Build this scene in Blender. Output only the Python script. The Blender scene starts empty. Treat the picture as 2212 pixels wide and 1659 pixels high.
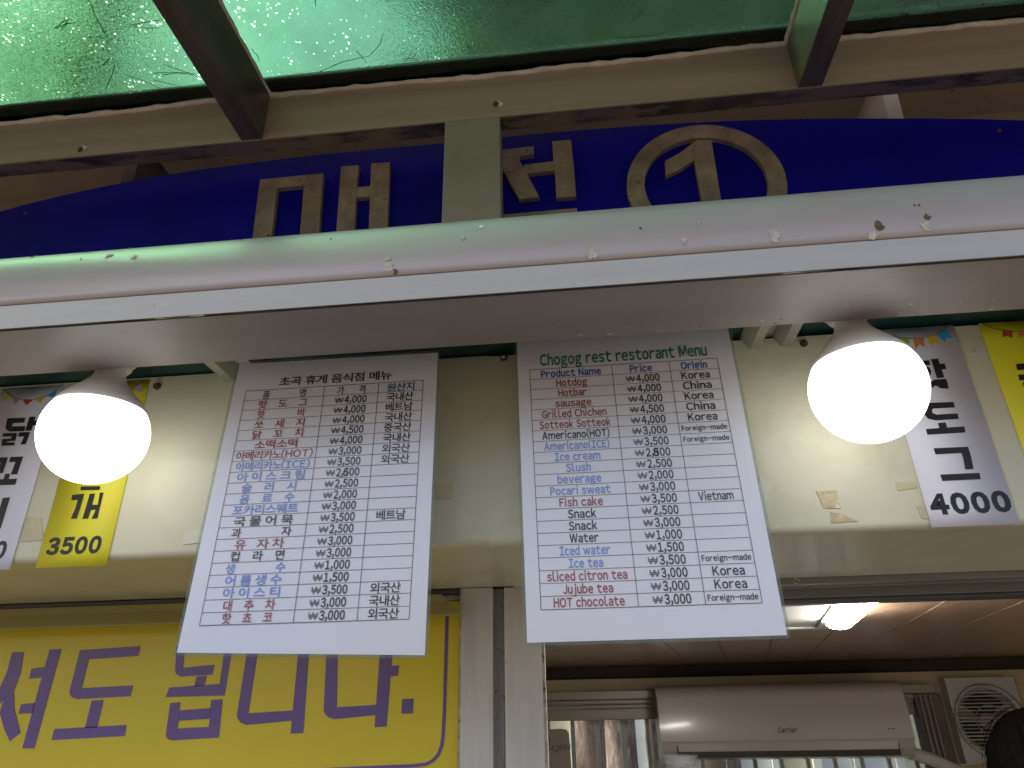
import bpy, bmesh, math, random
from mathutils import Vector, Matrix
random.seed(7)
SC = bpy.context.scene
COL = SC.collection
PI = math.pi

# ------------------------------------------------------------------ camera
H = 2.0                                             # lens height above the ground
RV = Vector((0.99437241, 0.10458621, -0.01688888))
UV = Vector((0.06033032, -0.42798078, 0.90177198))
FV = Vector((-0.0870848, 0.89771609, 0.431882))
cam_d = bpy.data.cameras.new('camera')
cam = bpy.data.objects.new('camera', cam_d); COL.objects.link(cam)
cam_d.sensor_width = 36; cam_d.lens = 24.32
cam_d.clip_start = 0.02; cam_d.clip_end = 500
M3 = Matrix((RV, UV, -FV)).transposed()
cam.matrix_world = Matrix.Translation((0, 0, H)) @ M3.to_4x4()
SC.camera = cam
# ------------------------------------------------------------------ world, sun, exposure
SUN_EL, SUN_AZ = math.radians(58), math.radians(-97)   # azimuth from +Y, clockwise: the sun stands to the left, nearly in line with the kiosk front
w = bpy.data.worlds.new('World'); SC.world = w; w.use_nodes = True
nt = w.node_tree; nt.nodes.clear()
sky = nt.nodes.new('ShaderNodeTexSky'); sky.sky_type = 'NISHITA'; sky.sun_disc = False
sky.sun_elevation = SUN_EL; sky.sun_rotation = SUN_AZ; sky.air_density = 1.0; sky.dust_density = 6.0; sky.ozone_density = 0.2
bg = nt.nodes.new('ShaderNodeBackground'); bg.inputs['Strength'].default_value = 0.13
wo = nt.nodes.new('ShaderNodeOutputWorld')
nt.links.new(sky.outputs[0], bg.inputs[0]); nt.links.new(bg.outputs[0], wo.inputs[0])
sd = bpy.data.lights.new('sun', 'SUN'); sd.energy = 3.6; sd.angle = math.radians(0.5); sd.color = (1, 0.95, 0.86)
so = bpy.data.objects.new('sun', sd); COL.objects.link(so)
sdir = Vector((math.sin(SUN_AZ) * math.cos(SUN_EL), math.cos(SUN_AZ) * math.cos(SUN_EL), math.sin(SUN_EL)))
so.rotation_euler = sdir.to_track_quat('Z', 'Y').to_euler()
SC.view_settings.view_transform = 'Standard'; SC.view_settings.look = 'None'
SC.view_settings.exposure = 1.5; SC.view_settings.gamma = 1.0; SC.view_settings.use_curve_mapping = False
SC.cycles.max_bounces = 10; SC.cycles.transparent_max_bounces = 12
SC.cycles.sample_clamp_indirect = 6
SC.cycles.caustics_refractive = False; SC.cycles.caustics_reflective = False

# ------------------------------------------------------------------ helpers
def ray(x, y):
    "direction through a point of the photograph (2212 x 1659 frame), scaled to run one metre in Y"
    v = (x - 1106) / 1494.41 * RV - (y - 829.5) / 1494.41 * UV + FV
    return v / v.y
def at(x, y, Y):
    "the point on the vertical plane Y metres in front of the lens"
    v = ray(x, y) * Y
    return Vector((v.x, v.y, v.z + H))
def Z(z): return z + H

class MB:
    def __init__(s): s.v = []; s.f = []; s.sm = []
    def add(s, vs, fs, smooth=False):
        o = len(s.v); s.v += [Vector(v) for v in vs]
        for f in fs: s.f.append([i + o for i in f]); s.sm.append(smooth)
        return s
    def box(s, x0, x1, y0, y1, z0, z1):
        return s.add([(x0,y0,z0),(x1,y0,z0),(x1,y1,z0),(x0,y1,z0),(x0,y0,z1),(x1,y0,z1),(x1,y1,z1),(x0,y1,z1)],
            [(0,3,2,1),(4,5,6,7),(0,1,5,4),(1,2,6,5),(2,3,7,6),(3,0,4,7)])
    def extr(s, pts, d):
        "polygon (3D points, any plane) pushed back by vector d"
        n = len(pts); d = Vector(d); p = [Vector(q) for q in pts]
        return s.add(p + [q + d for q in p], [list(range(n)), list(range(2*n-1, n-1, -1))] + [(i, i+n, (i+1) % n + n, (i+1) % n) for i in range(n)])
    def profx(s, yz, x0, x1, smooth=False, closed=True):
        "YZ profile swept along X"
        n = len(yz); vs = [(x0, a, b) for a, b in yz] + [(x1, a, b) for a, b in yz]
        rng = range(n if closed else n-1)
        fs = [(i, (i+1) % n, (i+1) % n + n, i + n) for i in rng]
        s.add(vs, fs, smooth)
        if closed: s.add(vs, [list(range(n-1, -1, -1)), list(range(n, 2*n))])
        return s
    def tube(s, pts, r, n=8, smooth=True):
        pts = [Vector(p) for p in pts]; rs = r if isinstance(r, (list, tuple)) else [r]*len(pts)
        vs = []
        for i, p in enumerate(pts):
            t = (pts[min(i+1, len(pts)-1)] - pts[max(i-1, 0)]).normalized()
            a = t.cross(Vector((0, 0, 1)) if abs(t.z) < .9 else Vector((1, 0, 0))).normalized(); b = t.cross(a)
            for k in range(n):
                th = 2*PI*k/n; vs.append(p + (a*math.cos(th) + b*math.sin(th))*rs[i])
        fs = []
        for i in range(len(pts)-1):
            for k in range(n): fs.append((i*n+k, i*n+(k+1) % n, (i+1)*n+(k+1) % n, (i+1)*n+k))
        s.add(vs, fs, smooth)
        return s.add(vs, [list(range(n-1, -1, -1)), [(len(pts)-1)*n+k for k in range(n)]])
    def lathe(s, c, prof, n=48, smooth=True, cap=True):
        "profile [(r, z)] turned about the vertical through c"
        c = Vector(c); vs = []
        for r, z in prof:
            for k in range(n): vs.append(c + Vector((r*math.cos(2*PI*k/n), r*math.sin(2*PI*k/n), z)))
        fs = []
        for i in range(len(prof)-1):
            for k in range(n): fs.append((i*n+k, i*n+(k+1) % n, (i+1)*n+(k+1) % n, (i+1)*n+k))
        s.add(vs, fs, smooth)
        if cap: s.add(vs[:n] + vs[-n:], [list(range(n-1, -1, -1)), list(range(n, 2*n))])
        return s
    def build(s, name, m, parent=None, bevel=0, label=None, cat=None, kind=None, group=None, fixn=True):
        o0 = parent_origin(parent)
        me = bpy.data.meshes.new(name); me.from_pydata([v - o0 for v in s.v], [], s.f)
        me.polygons.foreach_set('use_smooth', s.sm)
        if fixn:
            bm = bmesh.new(); bm.from_mesh(me); bmesh.ops.recalc_face_normals(bm, faces=bm.faces); bm.to_mesh(me); bm.free()
        me.materials.append(m)
        o = bpy.data.objects.new(name, me); COL.objects.link(o)
        if parent: o.parent = parent
        if bevel:
            b = o.modifiers.new('bevel', 'BEVEL'); b.width = bevel; b.segments = 2; b.limit_method = 'ANGLE'; b.angle_limit = math.radians(35)
        tag(o, label, cat, kind, group)
        return o
def parent_origin(p):
    o = Vector((0, 0, 0))
    while p is not None: o += p.location; p = p.parent
    return o
def tag(o, label=None, cat=None, kind=None, group=None):
    if label: o['label'] = label
    if cat: o['category'] = cat
    if kind: o['kind'] = kind
    if group: o['group'] = group
    return o
def thing(name, loc, label, cat, group=None):
    o = bpy.data.objects.new(name, None); COL.objects.link(o); o.location = loc; o.empty_display_size = .05
    return tag(o, label, cat, None, group)

# ------------------------------------------------------------------ materials
def mat(name, base, rough=.5, metal=0., spec=.5, coat=0., coat_rough=.05, var=.12, vscale=3., stretch=(1,1,1),
        specks=None, bump=0., bscale=60., rvar=.12, two=None, transl=0., grime=None):
    """Principled with slow tone variation, optional fine specks [(colour, scale, threshold)], large stains (two=(colour, scale, lo, hi)), bump"""
    m = bpy.data.materials.new(name); m.use_nodes = True; n = m.node_tree; N = n.nodes; L = n.links
    p = N['Principled BSDF']; p.inputs['Metallic'].default_value = metal; p.inputs['Specular IOR Level'].default_value = spec
    p.inputs['Coat Weight'].default_value = coat; p.inputs['Coat Roughness'].default_value = coat_rough
    tc = N.new('ShaderNodeTexCoord'); mp = N.new('ShaderNodeMapping'); mp.inputs['Scale'].default_value = stretch
    L.new(tc.outputs['Object'], mp.inputs[0])
    def noise(sc, det=6, rgh=.6, src=None):
        t = N.new('ShaderNodeTexNoise'); t.inputs['Scale'].default_value = sc; t.inputs['Detail'].default_value = det; t.inputs['Roughness'].default_value = rgh
        L.new((src or mp).outputs[0], t.inputs['Vector']); return t
    def ramp(src, lo, hi, a=(0,0,0,1), b=(1,1,1,1)):
        r = N.new('ShaderNodeValToRGB'); r.color_ramp.elements[0].position = lo; r.color_ramp.elements[1].position = hi
        r.color_ramp.elements[0].color = a; r.color_ramp.elements[1].color = b; L.new(src, r.inputs[0]); return r
    def mix(a, b, fac, mode='MIX'):
        x = N.new('ShaderNodeMix'); x.data_type = 'RGBA'; x.blend_type = mode
        if isinstance(fac, float): x.inputs[0].default_value = fac
        else: L.new(fac, x.inputs[0])
        for s_, i in ((a, 6), (b, 7)):
            if isinstance(s_, tuple): x.inputs[i].default_value = (*s_[:3], 1)
            else: L.new(s_, x.inputs[i])
        return x.outputs[2]
    nz = noise(vscale)
    k = ramp(nz.outputs['Fac'], .3, .7)
    lo = tuple(c*(1-var) for c in base); hi = tuple(min(1, c*(1+var)) for c in base)
    c = mix(lo, hi, k.outputs[0])
    if two:
        n2 = noise(two[1], 8, .65); r2 = ramp(n2.outputs['Fac'], two[2], two[3]); c = mix(c, two[0], r2.outputs[0])
    if specks:
        for col, sc, th in specks:
            n3 = noise(sc, 3, .7, tc_map(N, L, tc)); r3 = ramp(n3.outputs['Fac'], th, th+.03); c = mix(c, col, r3.outputs[0])
    L.new(c, p.inputs['Base Color'])
    rr = N.new('ShaderNodeMapRange'); rr.inputs[3].default_value = max(.02, rough-rvar*.5); rr.inputs[4].default_value = min(1, rough+rvar*.5)
    n4 = noise(vscale*4); L.new(n4.outputs['Fac'], rr.inputs[0]); L.new(rr.outputs[0], p.inputs['Roughness'])
    if bump:
        b = N.new('ShaderNodeBump'); b.inputs['Strength'].default_value = bump; b.inputs['Distance'].default_value = .002
        n5 = noise(bscale, 4); L.new(n5.outputs['Fac'], b.inputs['Height']); L.new(b.outputs[0], p.inputs['Normal'])
    if transl:
        tr = N.new('ShaderNodeBsdfTranslucent'); L.new(c, tr.inputs[0]); mx = N.new('ShaderNodeMixShader'); mx.inputs[0].default_value = transl
        L.new(p.outputs[0], mx.inputs[1]); L.new(tr.outputs[0], mx.inputs[2]); L.new(mx.outputs[0], N['Material Output'].inputs[0])
    return m
def tc_map(N, L, tc):
    mp = N.new('ShaderNodeMapping'); L.new(tc.outputs['Object'], mp.inputs[0]); return mp
def emis(name, col, st):
    m = bpy.data.materials.new(name); m.use_nodes = True; N = m.node_tree.nodes; p = N['Principled BSDF']
    p.inputs['Base Color'].default_value = (.85, .85, .85, 1); p.inputs['Emission Color'].default_value = (*col, 1); p.inputs['Emission Strength'].default_value = st
    return m
def film(name, tint, alpha, rough=.1):
    "clear plastic: mostly see-through with a glossy face"
    m = bpy.data.materials.new(name); m.use_nodes = True; n = m.node_tree; N = n.nodes; L = n.links
    p = N['Principled BSDF']; p.inputs['Base Color'].default_value = (*tint, 1); p.inputs['Roughness'].default_value = rough
    t = N.new('ShaderNodeBsdfTransparent'); t.inputs[0].default_value = (*[.5+.5*c for c in tint], 1)
    mx = N.new('ShaderNodeMixShader'); mx.inputs[0].default_value = alpha
    L.new(t.outputs[0], mx.inputs[1]); L.new(p.outputs[0], mx.inputs[2]); L.new(mx.outputs[0], N['Material Output'].inputs[0])
    return m
def glass(name):
    m = bpy.data.materials.new(name); m.use_nodes = True; n = m.node_tree; N = n.nodes; L = n.links
    g = N.new('ShaderNodeBsdfGlossy'); g.inputs['Roughness'].default_value = .02
    t = N.new('ShaderNodeBsdfTransparent'); t.inputs[0].default_value = (.9, .94, .93, 1)
    fr = N.new('ShaderNodeFresnel'); fr.inputs[0].default_value = 1.45
    mx = N.new('ShaderNodeMixShader'); L.new(fr.outputs[0], mx.inputs[0])
    L.new(t.outputs[0], mx.inputs[1]); L.new(g.outputs[0], mx.inputs[2]); L.new(mx.outputs[0], N['Material Output'].inputs[0])
    return m
def roof_sheet_mat():
    "embossed green polycarbonate: cloudy green, wrinkled skin, small clear pits that let the light straight through"
    m = bpy.data.materials.new('green_polycarbonate'); m.use_nodes = True; n = m.node_tree; N = n.nodes; L = n.links
    tc = N.new('ShaderNodeTexCoord')
    wv = N.new('ShaderNodeTexNoise'); wv.inputs['Scale'].default_value = 170; wv.inputs['Detail'].default_value = 1.5; wv.inputs['Distortion'].default_value = 1.6
    L.new(tc.outputs['Object'], wv.inputs['Vector'])
    b = N.new('ShaderNodeBump'); b.inputs['Strength'].default_value = .55; b.inputs['Distance'].default_value = .0016; L.new(wv.outputs['Fac'], b.inputs['Height'])
    tr = N.new('ShaderNodeBsdfTranslucent'); tr.inputs[0].default_value = (.016, .036, .024, 1); L.new(b.outputs[0], tr.inputs['Normal'])
    rf = N.new('ShaderNodeBsdfRefraction'); rf.inputs['IOR'].default_value = 1.2; rf.inputs['Roughness'].default_value = .16; rf.inputs[0].default_value = (.155, .46, .25, 1)
    L.new(b.outputs[0], rf.inputs['Normal'])
    cl = N.new('ShaderNodeBsdfRefraction'); cl.inputs['IOR'].default_value = 1.25; cl.inputs['Roughness'].default_value = .03; cl.inputs[0].default_value = (.75, 1, .85, 1); L.new(b.outputs[0], cl.inputs['Normal'])
    gl = N.new('ShaderNodeBsdfGlossy'); gl.inputs['Roughness'].default_value = .22; gl.inputs[0].default_value = (.9, 1, .95, 1); L.new(b.outputs[0], gl.inputs['Normal'])
    vo = N.new('ShaderNodeTexVoronoi'); vo.inputs['Scale'].default_value = 120
    dn = N.new('ShaderNodeTexNoise'); dn.inputs['Scale'].default_value = 260; L.new(tc.outputs['Object'], dn.inputs['Vector'])
    dv = N.new('ShaderNodeVectorMath'); dv.operation = 'MULTIPLY_ADD'; dv.inputs[1].default_value = (.006, .006, .006); L.new(dn.outputs['Color'], dv.inputs[0]); L.new(tc.outputs['Object'], dv.inputs[2]); L.new(dv.outputs[0], vo.inputs['Vector'])
    nz = N.new('ShaderNodeTexNoise'); nz.inputs['Scale'].default_value = 22; nz.inputs['Detail'].default_value = 3; L.new(tc.outputs['Object'], nz.inputs['Vector'])
    mr = N.new('ShaderNodeMapRange'); mr.inputs[1].default_value = .42; mr.inputs[2].default_value = .7; mr.inputs[3].default_value = .06; mr.inputs[4].default_value = .30; L.new(nz.outputs['Fac'], mr.inputs[0])
    lt = N.new('ShaderNodeMath'); lt.operation = 'LESS_THAN'; L.new(vo.outputs['Distance'], lt.inputs[0]); L.new(mr.outputs[0], lt.inputs[1])
    m1 = N.new('ShaderNodeMixShader'); cn = N.new('ShaderNodeTexNoise'); cn.inputs['Scale'].default_value = 9; cn.inputs['Detail'].default_value = 6; cn.inputs['Roughness'].default_value = .7; L.new(tc.outputs['Object'], cn.inputs['Vector']); cm = N.new('ShaderNodeMapRange'); cm.inputs[1].default_value = .3; cm.inputs[2].default_value = .7; cm.inputs[3].default_value = .60; cm.inputs[4].default_value = .86; L.new(cn.outputs['Fac'], cm.inputs[0]); L.new(cm.outputs[0], m1.inputs[0]); L.new(tr.outputs[0], m1.inputs[1]); L.new(rf.outputs[0], m1.inputs[2])
    m2 = N.new('ShaderNodeMixShader'); L.new(lt.outputs[0], m2.inputs[0]); L.new(m1.outputs[0], m2.inputs[1]); L.new(cl.outputs[0], m2.inputs[2])
    fr = N.new('ShaderNodeFresnel'); fr.inputs[0].default_value = 1.5; L.new(b.outputs[0], fr.inputs['Normal'])
    m3 = N.new('ShaderNodeMixShader'); m3.inputs[0].default_value = .06; L.new(m2.outputs[0], m3.inputs[1]); L.new(gl.outputs[0], m3.inputs[2])
    L.new(m3.outputs[0], N['Material Output'].inputs[0])
    return m
def wood_mat():
    m = mat('wood_laminate', (.34, .22, .14), rough=.3, var=.25, vscale=5, stretch=(14, .6, 1), coat=.25, coat_rough=.2)
    return m
M = {}
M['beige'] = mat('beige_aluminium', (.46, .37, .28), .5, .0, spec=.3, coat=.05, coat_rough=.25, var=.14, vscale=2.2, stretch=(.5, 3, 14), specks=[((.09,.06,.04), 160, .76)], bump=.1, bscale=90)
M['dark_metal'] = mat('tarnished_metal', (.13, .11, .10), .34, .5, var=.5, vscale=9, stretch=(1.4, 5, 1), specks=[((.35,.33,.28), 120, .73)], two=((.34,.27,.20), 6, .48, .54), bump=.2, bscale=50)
M['rafter'] = mat('rafter_metal', (.19, .155, .13), .35, .5, var=.3, vscale=8, stretch=(6, 1, 3), specks=[((.3,.28,.24), 160, .75)], bump=.2)
M['caulk'] = mat('white_sealant', (.86, .80, .72), .6, var=.18, vscale=30, bump=.5, bscale=120)
M['sheet'] = roof_sheet_mat()
M['flash'] = mat('flashing', (.05, .055, .05), .6)
M['strut'] = mat('strut_metal', (.34, .315, .25), .5, .0, spec=.3, var=.1, vscale=6, specks=[((.45,.45,.4), 110, .74)], bump=.1)
M['tan'] = mat('tan_plywood', (.52, .40, .30), .7, var=.15, vscale=5, specks=[((.1,.05,.03), 70, .68)])
M['blue'] = mat('blue_enamel', (.006, .002, .30), .5, spec=.12, var=.25, vscale=5, specks=[((.16,.16,.3), 60, .755)], bump=.05)
M['letter'] = mat('letter_metal', (.30, .24, .17), .62, .1, var=.4, vscale=24, specks=[((.6,.55,.45), 90, .665), ((.12,.08,.05), 55, .66)], bump=.3)
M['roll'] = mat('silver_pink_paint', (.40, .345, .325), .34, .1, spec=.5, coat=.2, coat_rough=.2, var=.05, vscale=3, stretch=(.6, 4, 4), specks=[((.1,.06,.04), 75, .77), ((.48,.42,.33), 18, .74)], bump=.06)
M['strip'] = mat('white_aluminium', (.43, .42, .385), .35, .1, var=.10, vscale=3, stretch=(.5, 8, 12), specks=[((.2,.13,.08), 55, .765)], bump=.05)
M['shaded_taupe'] = mat('awning_paint_shaded', (.235, .21, .20), .5, .05, var=.12, vscale=4, stretch=(.8, 4, 1), specks=[((.6,.55,.48), 110, .735), ((.12,.08,.05), 45, .76)], bump=.15)  # awning paint again, the shade under the box put into a darker tone
M['cream'] = mat('cream_steel', (.60, .585, .44), .5, spec=.25, coat=.3, coat_rough=.12, var=.07, vscale=5, specks=[((.3,.25,.17), 75, .76), ((.36,.33,.22), 200, .78)], two=((.50,.48,.34), 7, .55, .75), bump=.04, bscale=12)
M['cream_dk'] = M['cream']
M['tape'] = mat('old_tape', (.52, .44, .25), .35, var=.25, vscale=60, bump=.9, bscale=90, specks=[((.72,.66,.5), 60, .6)])
M['tape_faint'] = mat('tape_glue', (.53, .48, .31), .45, var=.1, vscale=50)
M['tape_clear'] = mat('clear_tape', (.60, .59, .46), .2, var=.05, coat=.6, bump=.1, bscale=60)
M['rust'] = mat('rusty_screw', (.13, .055, .03), .7, .3, var=.4, vscale=200, bump=.6, bscale=300)
M['paper'] = mat('laminated_paper', (.70, .705, .76), .3, coat=.75, coat_rough=.13, var=.015, vscale=2, bump=.025, bscale=9, rvar=.02)
M['film'] = film('laminate_film', (.62, .70, .67), .10, .08)
def ink(name, c, coat=.8): return mat('ink_' + name, c, .3, coat=.5, coat_rough=.04, var=.02, rvar=.02)
M['ink_black'] = ink('black', (.018, .018, .02)); M['ink_red'] = ink('red', (.30, .055, .055)); M['ink_dkgreen'] = ink('dark_green', (.03, .05, .035))
M['ink_green'] = ink('green', (.03, .20, .10)); M['ink_blue'] = ink('blue', (.035, .09, .42)); M['ink_ltblue'] = ink('light_blue', (.17, .26, .62)); M['ink_teal'] = ink('teal', (.02, .10, .22))
M['ink_grey'] = ink('grey', (.09, .09, .09))
M['strip_white'] = mat('price_paper_white', (.68, .68, .78), .55, var=.02, vscale=3, bump=.03, bscale=30)
M['strip_yellow'] = mat('price_paper_yellow', (.72, .66, .02), .5, var=.03, vscale=4)
M['flag_black'] = mat('print_black', (.012, .012, .014), .5)
for k, c in dict(red=(.5,.06,.035), orange=(.65,.25,.05), yellow=(.65,.5,.03), green=(.35,.5,.04), blue=(.03,.32,.62), pink=(.55,.2,.26), violet=(.38,.30,.62), magenta=(.4,.06,.22)).items():
    M['flag_'+k] = mat('print_'+k, c, .5, var=.03)
M['glow'] = emis('opal_glow', (1, 1, .98), 1.25)
M['tube_glow'] = emis('tube_glow', (1, .95, .88), 42)
M['bulb_plastic'] = mat('bulb_plastic', (.86, .84, .80), .35, var=.02)
M['banner'] = mat('yellow_banner', (.80, .67, .03), .35, coat=.2, coat_rough=.2, var=.06, vscale=2, transl=.15)
M['purple'] = mat('purple_print', (.135, .08, .29), .35, coat=.2, var=.08, vscale=8)
M['white_alu'] = mat('window_aluminium', (.56, .55, .54), .35, .15, var=.12, vscale=5, stretch=(12, 12, 1), specks=[((.22,.2,.18), 90, .73), ((.45,.4,.36), 25, .68)], bump=.1)
M['groove'] = mat('groove_alu', (.36, .36, .35), .45, .2, var=.25, vscale=12, stretch=(6, 6, 1), specks=[((.12,.11,.1), 120, .62)], bump=.3)
M['grime_line'] = mat('dirty_seal', (.45, .41, .34), .7, var=.5, vscale=60, specks=[((.1,.06,.03), 80, .6)], bump=.8)
M['dark_track'] = mat('dark_track', (.10, .095, .095), .32, .55, var=.15, vscale=3, stretch=(.4, 8, 8))
M['grey_track'] = mat('grey_track', (.24, .24, .225), .38, .35, var=.12, vscale=3, stretch=(.4, 8, 8))
M['galv'] = mat('galvanised', (.5, .5, .47), .3, .8, var=.3, vscale=14, bump=.1)
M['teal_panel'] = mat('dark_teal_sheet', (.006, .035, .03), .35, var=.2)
M['acrylic'] = mat('strip_plastic', (.42, .39, .16), .2, coat=.5, var=.08, vscale=3, stretch=(.5, 8, 8), transl=.25)
M['wood'] = wood_mat()
M['mould'] = mat('dark_moulding', (.018, .010, .007), .5)
M['wallcream'] = mat('interior_wall', (.62, .51, .30), .6, var=.08, vscale=3)
M['floor_in'] = mat('vinyl_floor', (.25, .22, .19), .5)
M['ac'] = mat('aircon_plastic', (.66, .62, .58), .22, coat=.3, coat_rough=.1, var=.03, vscale=3)
M['ac_dark'] = mat('aircon_gap', (.06, .055, .05), .6)
M['logo'] = mat('logo_grey', (.10, .10, .11), .4)
M['fan'] = mat('fan_plastic', (.58, .58, .58), .4, var=.05, specks=[((.25,.2,.13), 60, .7)])
M['fan_dirty'] = mat('greasy_grille', (.33, .29, .25), .5, var=.3, vscale=20)
M['black'] = mat('black_plastic', (.012, .011, .01), .5)
M['inframe'] = mat('interior_window_frame', (.34, .31, .26), .4, .3, var=.1, vscale=4, stretch=(.5, 8, 8))
M['injamb'] = mat('dark_jamb', (.15, .115, .10), .5, .3, var=.3, vscale=6)
M['white'] = mat('white_plastic', (.72, .71, .68), .4, var=.03)
M['hatch'] = mat('hatch_paint', (.34, .34, .32), .5)
M['card'] = mat('buff_card', (.48, .42, .33), .6, var=.05)
M['glass'] = glass('window_glass')
M['cup'] = film('cup_plastic', (.85, .87, .88), .28, .06)
M['bark'] = mat('pine_bark', (.17, .12, .10), .9, var=.5, vscale=14, stretch=(2, 2, .5), two=((.34,.27,.23), 22, .5, .62), bump=1., bscale=30)
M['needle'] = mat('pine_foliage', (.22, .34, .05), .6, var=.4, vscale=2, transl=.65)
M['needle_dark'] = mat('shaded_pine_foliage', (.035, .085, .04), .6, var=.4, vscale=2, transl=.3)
M['needle_dry'] = mat('dry_needles', (.03, .025, .015), .8)
M['ground'] = mat('sandy_ground', (.09, .078, .066), .9, var=.15, vscale=.6, bump=.3, bscale=20, specks=[((.12,.09,.06), 8, .66)])
M['fence'] = mat('pale_fence_paint', (.78, .83, .86), .6, var=.08, vscale=2)
M['fence_y'] = mat('cream_fence_paint', (.80, .74, .55), .6, var=.06, vscale=2)
M['hair'] = mat('black_hair', (.005, .004, .004), .95, spec=.02, var=.4, vscale=60, bump=.3, bscale=220)
M['skin'] = mat('skin', (.45, .27, .19), .55, var=.05)
M['cloth'] = mat('navy_cloth', (.03, .035, .06), .9, var=.1)
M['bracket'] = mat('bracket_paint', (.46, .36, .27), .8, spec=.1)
M['bracket_dark'] = mat('bracket_brown', (.10, .07, .05), .95, spec=.0)  # darker, duller brown for the left bracket
M['screw'] = mat('steel_screw', (.45, .43, .38), .35, .8)
M['dirt'] = mat('dried_dirt', (.13, .08, .045), .85, var=.5, vscale=120, bump=.8, bscale=200)
M['dropping'] = mat('pale_dropping', (.52, .47, .40), .8, var=.25, vscale=120, bump=.5, bscale=150)

# ------------------------------------------------------------------ text
_cache = {}
def _area(vs, fs):
    t = 0.
    for f in fs:
        for k in range(1, len(f)-1):
            (ax, ay), (bx, by), (cx_, cy_) = vs[f[0]], vs[f[k]], vs[f[k+1]]; t += abs((bx-ax)*(cy_-ay)-(cx_-ax)*(by-ay))/2
    return t
def _raw(ch, bold, res):
    c = bpy.data.curves.new('lettering', 'FONT'); c.body = ch; c.resolution_u = res; c.fill_mode = 'FRONT'; c.offset = bold
    o = bpy.data.objects.new('lettering', c); COL.objects.link(o)
    bpy.context.view_layer.update()
    me = o.to_mesh(); vs = [(v.co.x, v.co.y) for v in me.vertices]; fs = [list(p.vertices) for p in me.polygons]
    o.to_mesh_clear(); bpy.data.objects.remove(o); bpy.data.curves.remove(c)
    return vs, fs
def one(ch, bold, res):
    "a single character; when thickening the outline breaks its filling, a little less is tried"
    key = (ch, bold, res)
    if key not in _cache:
        v0, f0 = _cache.setdefault((ch, 0., res), None) or _raw(ch, 0., res); _cache[(ch, 0., res)] = (v0, f0)
        a0 = _area(v0, f0); b = bold; best = (v0, f0); w0 = max(v[0] for v in v0)-min(v[0] for v in v0); h0 = max(v[1] for v in v0)-min(v[1] for v in v0)
        while b > .003:
            v, f = _raw(ch, b, res)
            if v and _area(v, f) > a0*1.02 and max(q[0] for q in v)-min(q[0] for q in v) > w0 and max(q[1] for q in v)-min(q[1] for q in v) > h0: best = (v, f); break
            b -= .004
        _cache[key] = best
    return _cache[key]
def glyphs(body, bold=.0, res=3):
    vs, fs, cur = [], [], 0.
    for ch in body:
        if ch == ' ': cur += .36 if body.isascii() else .26; continue
        asc = 33 <= ord(ch) < 127
        a, b = one(chr(ord(ch)+0xFEE0) if asc else ch, bold, res)
        x0 = min(v[0] for v in a); x1 = max(v[0] for v in a); wd = x1-x0; pad = 0.
        if not asc: x0 = -.0; wd = .87
        if ch.isdigit(): pad = max(0, .44-wd)/2
        if ch in 'li1': pad = max(pad, .02)
        if ch == 'j': cur -= .10
        o = len(vs); vs += [(v[0]-x0+cur+pad, v[1]) for v in a]; fs += [[i+o for i in f] for f in b]
        cur += wd + 2*pad + (.085 if asc else 0.)
    return vs, fs
def box_of(ch):
    ys = [v[1] for v in glyphs(ch)[0]]; return min(ys), max(ys)
def put_text(mb, body, fn, cx, cy, wd, ht, bold=.02, fit=True, lat=None):
    """body fitted into a box wd x ht centred on (cx, cy) of the surface; fn maps surface units to the world.
    ht is the height of a capital; the width is scaled so that the run is wd wide (None: natural)"""
    vs, fs = glyphs(body, bold)
    if not vs: return
    x0 = min(v[0] for v in vs); x1 = max(v[0] for v in vs)
    y0 = min(v[1] for v in vs); y1 = max(v[1] for v in vs)
    if lat is not None: y0, y1 = lat
    sy = ht / (y1 - y0); sx = sy if wd is None else wd / (x1 - x0)
    mb.add([fn(cx + (x - (x0+x1)/2)*sx, cy + (y - (y0+y1)/2)*sy) for x, y in vs], fs)

# ================================================================== SETTING
mb = MB(); mb.add([(-150,-150,0),(150,-150,0),(150,150,0),(-150,150,0)], [(0,1,2,3)]); mb.build('ground', M['ground'], kind='structure')

XL, XR = -2.6, 2.2            # length of the kiosk front that is built
# ------------------------------------------------------------------ kiosk
kiosk = thing('kiosk', (0, .93, 0), 'cream metal snack kiosk with boxed header, aluminium window frames and wood ceiling inside', 'kiosk')
HY = .68; HZ0 = Z(.153); HZ1 = Z(.364)
# header: folded sheet with rounded lower bend
def header_profile():
    r = .007; p = [(HY, HZ1)]
    for i in range(7):
        a = PI*.5*i/6; p.append((HY + r - r*math.cos(a), HZ0 + r - r*math.sin(a)))
    p += [(.93, HZ0), (.93, HZ0+.02), (.99, HZ0+.02), (.99, HZ1+.0)]
    return p
def header_piece(x0, x1, dy, name='header_panel'):
    mb = MB(); p = [(a - dy, b - dy) if i < 9 else (a, b) for i, (a, b) in enumerate(header_profile())]
    mb.profx(p, x0, x1); 
    return mb.build(name, M['cream'], kiosk)
xs = at(1055, 760, HY).x
hd = header_piece(XL, xs, 0); hd2 = header_piece(xs, XR, .0022)
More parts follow.
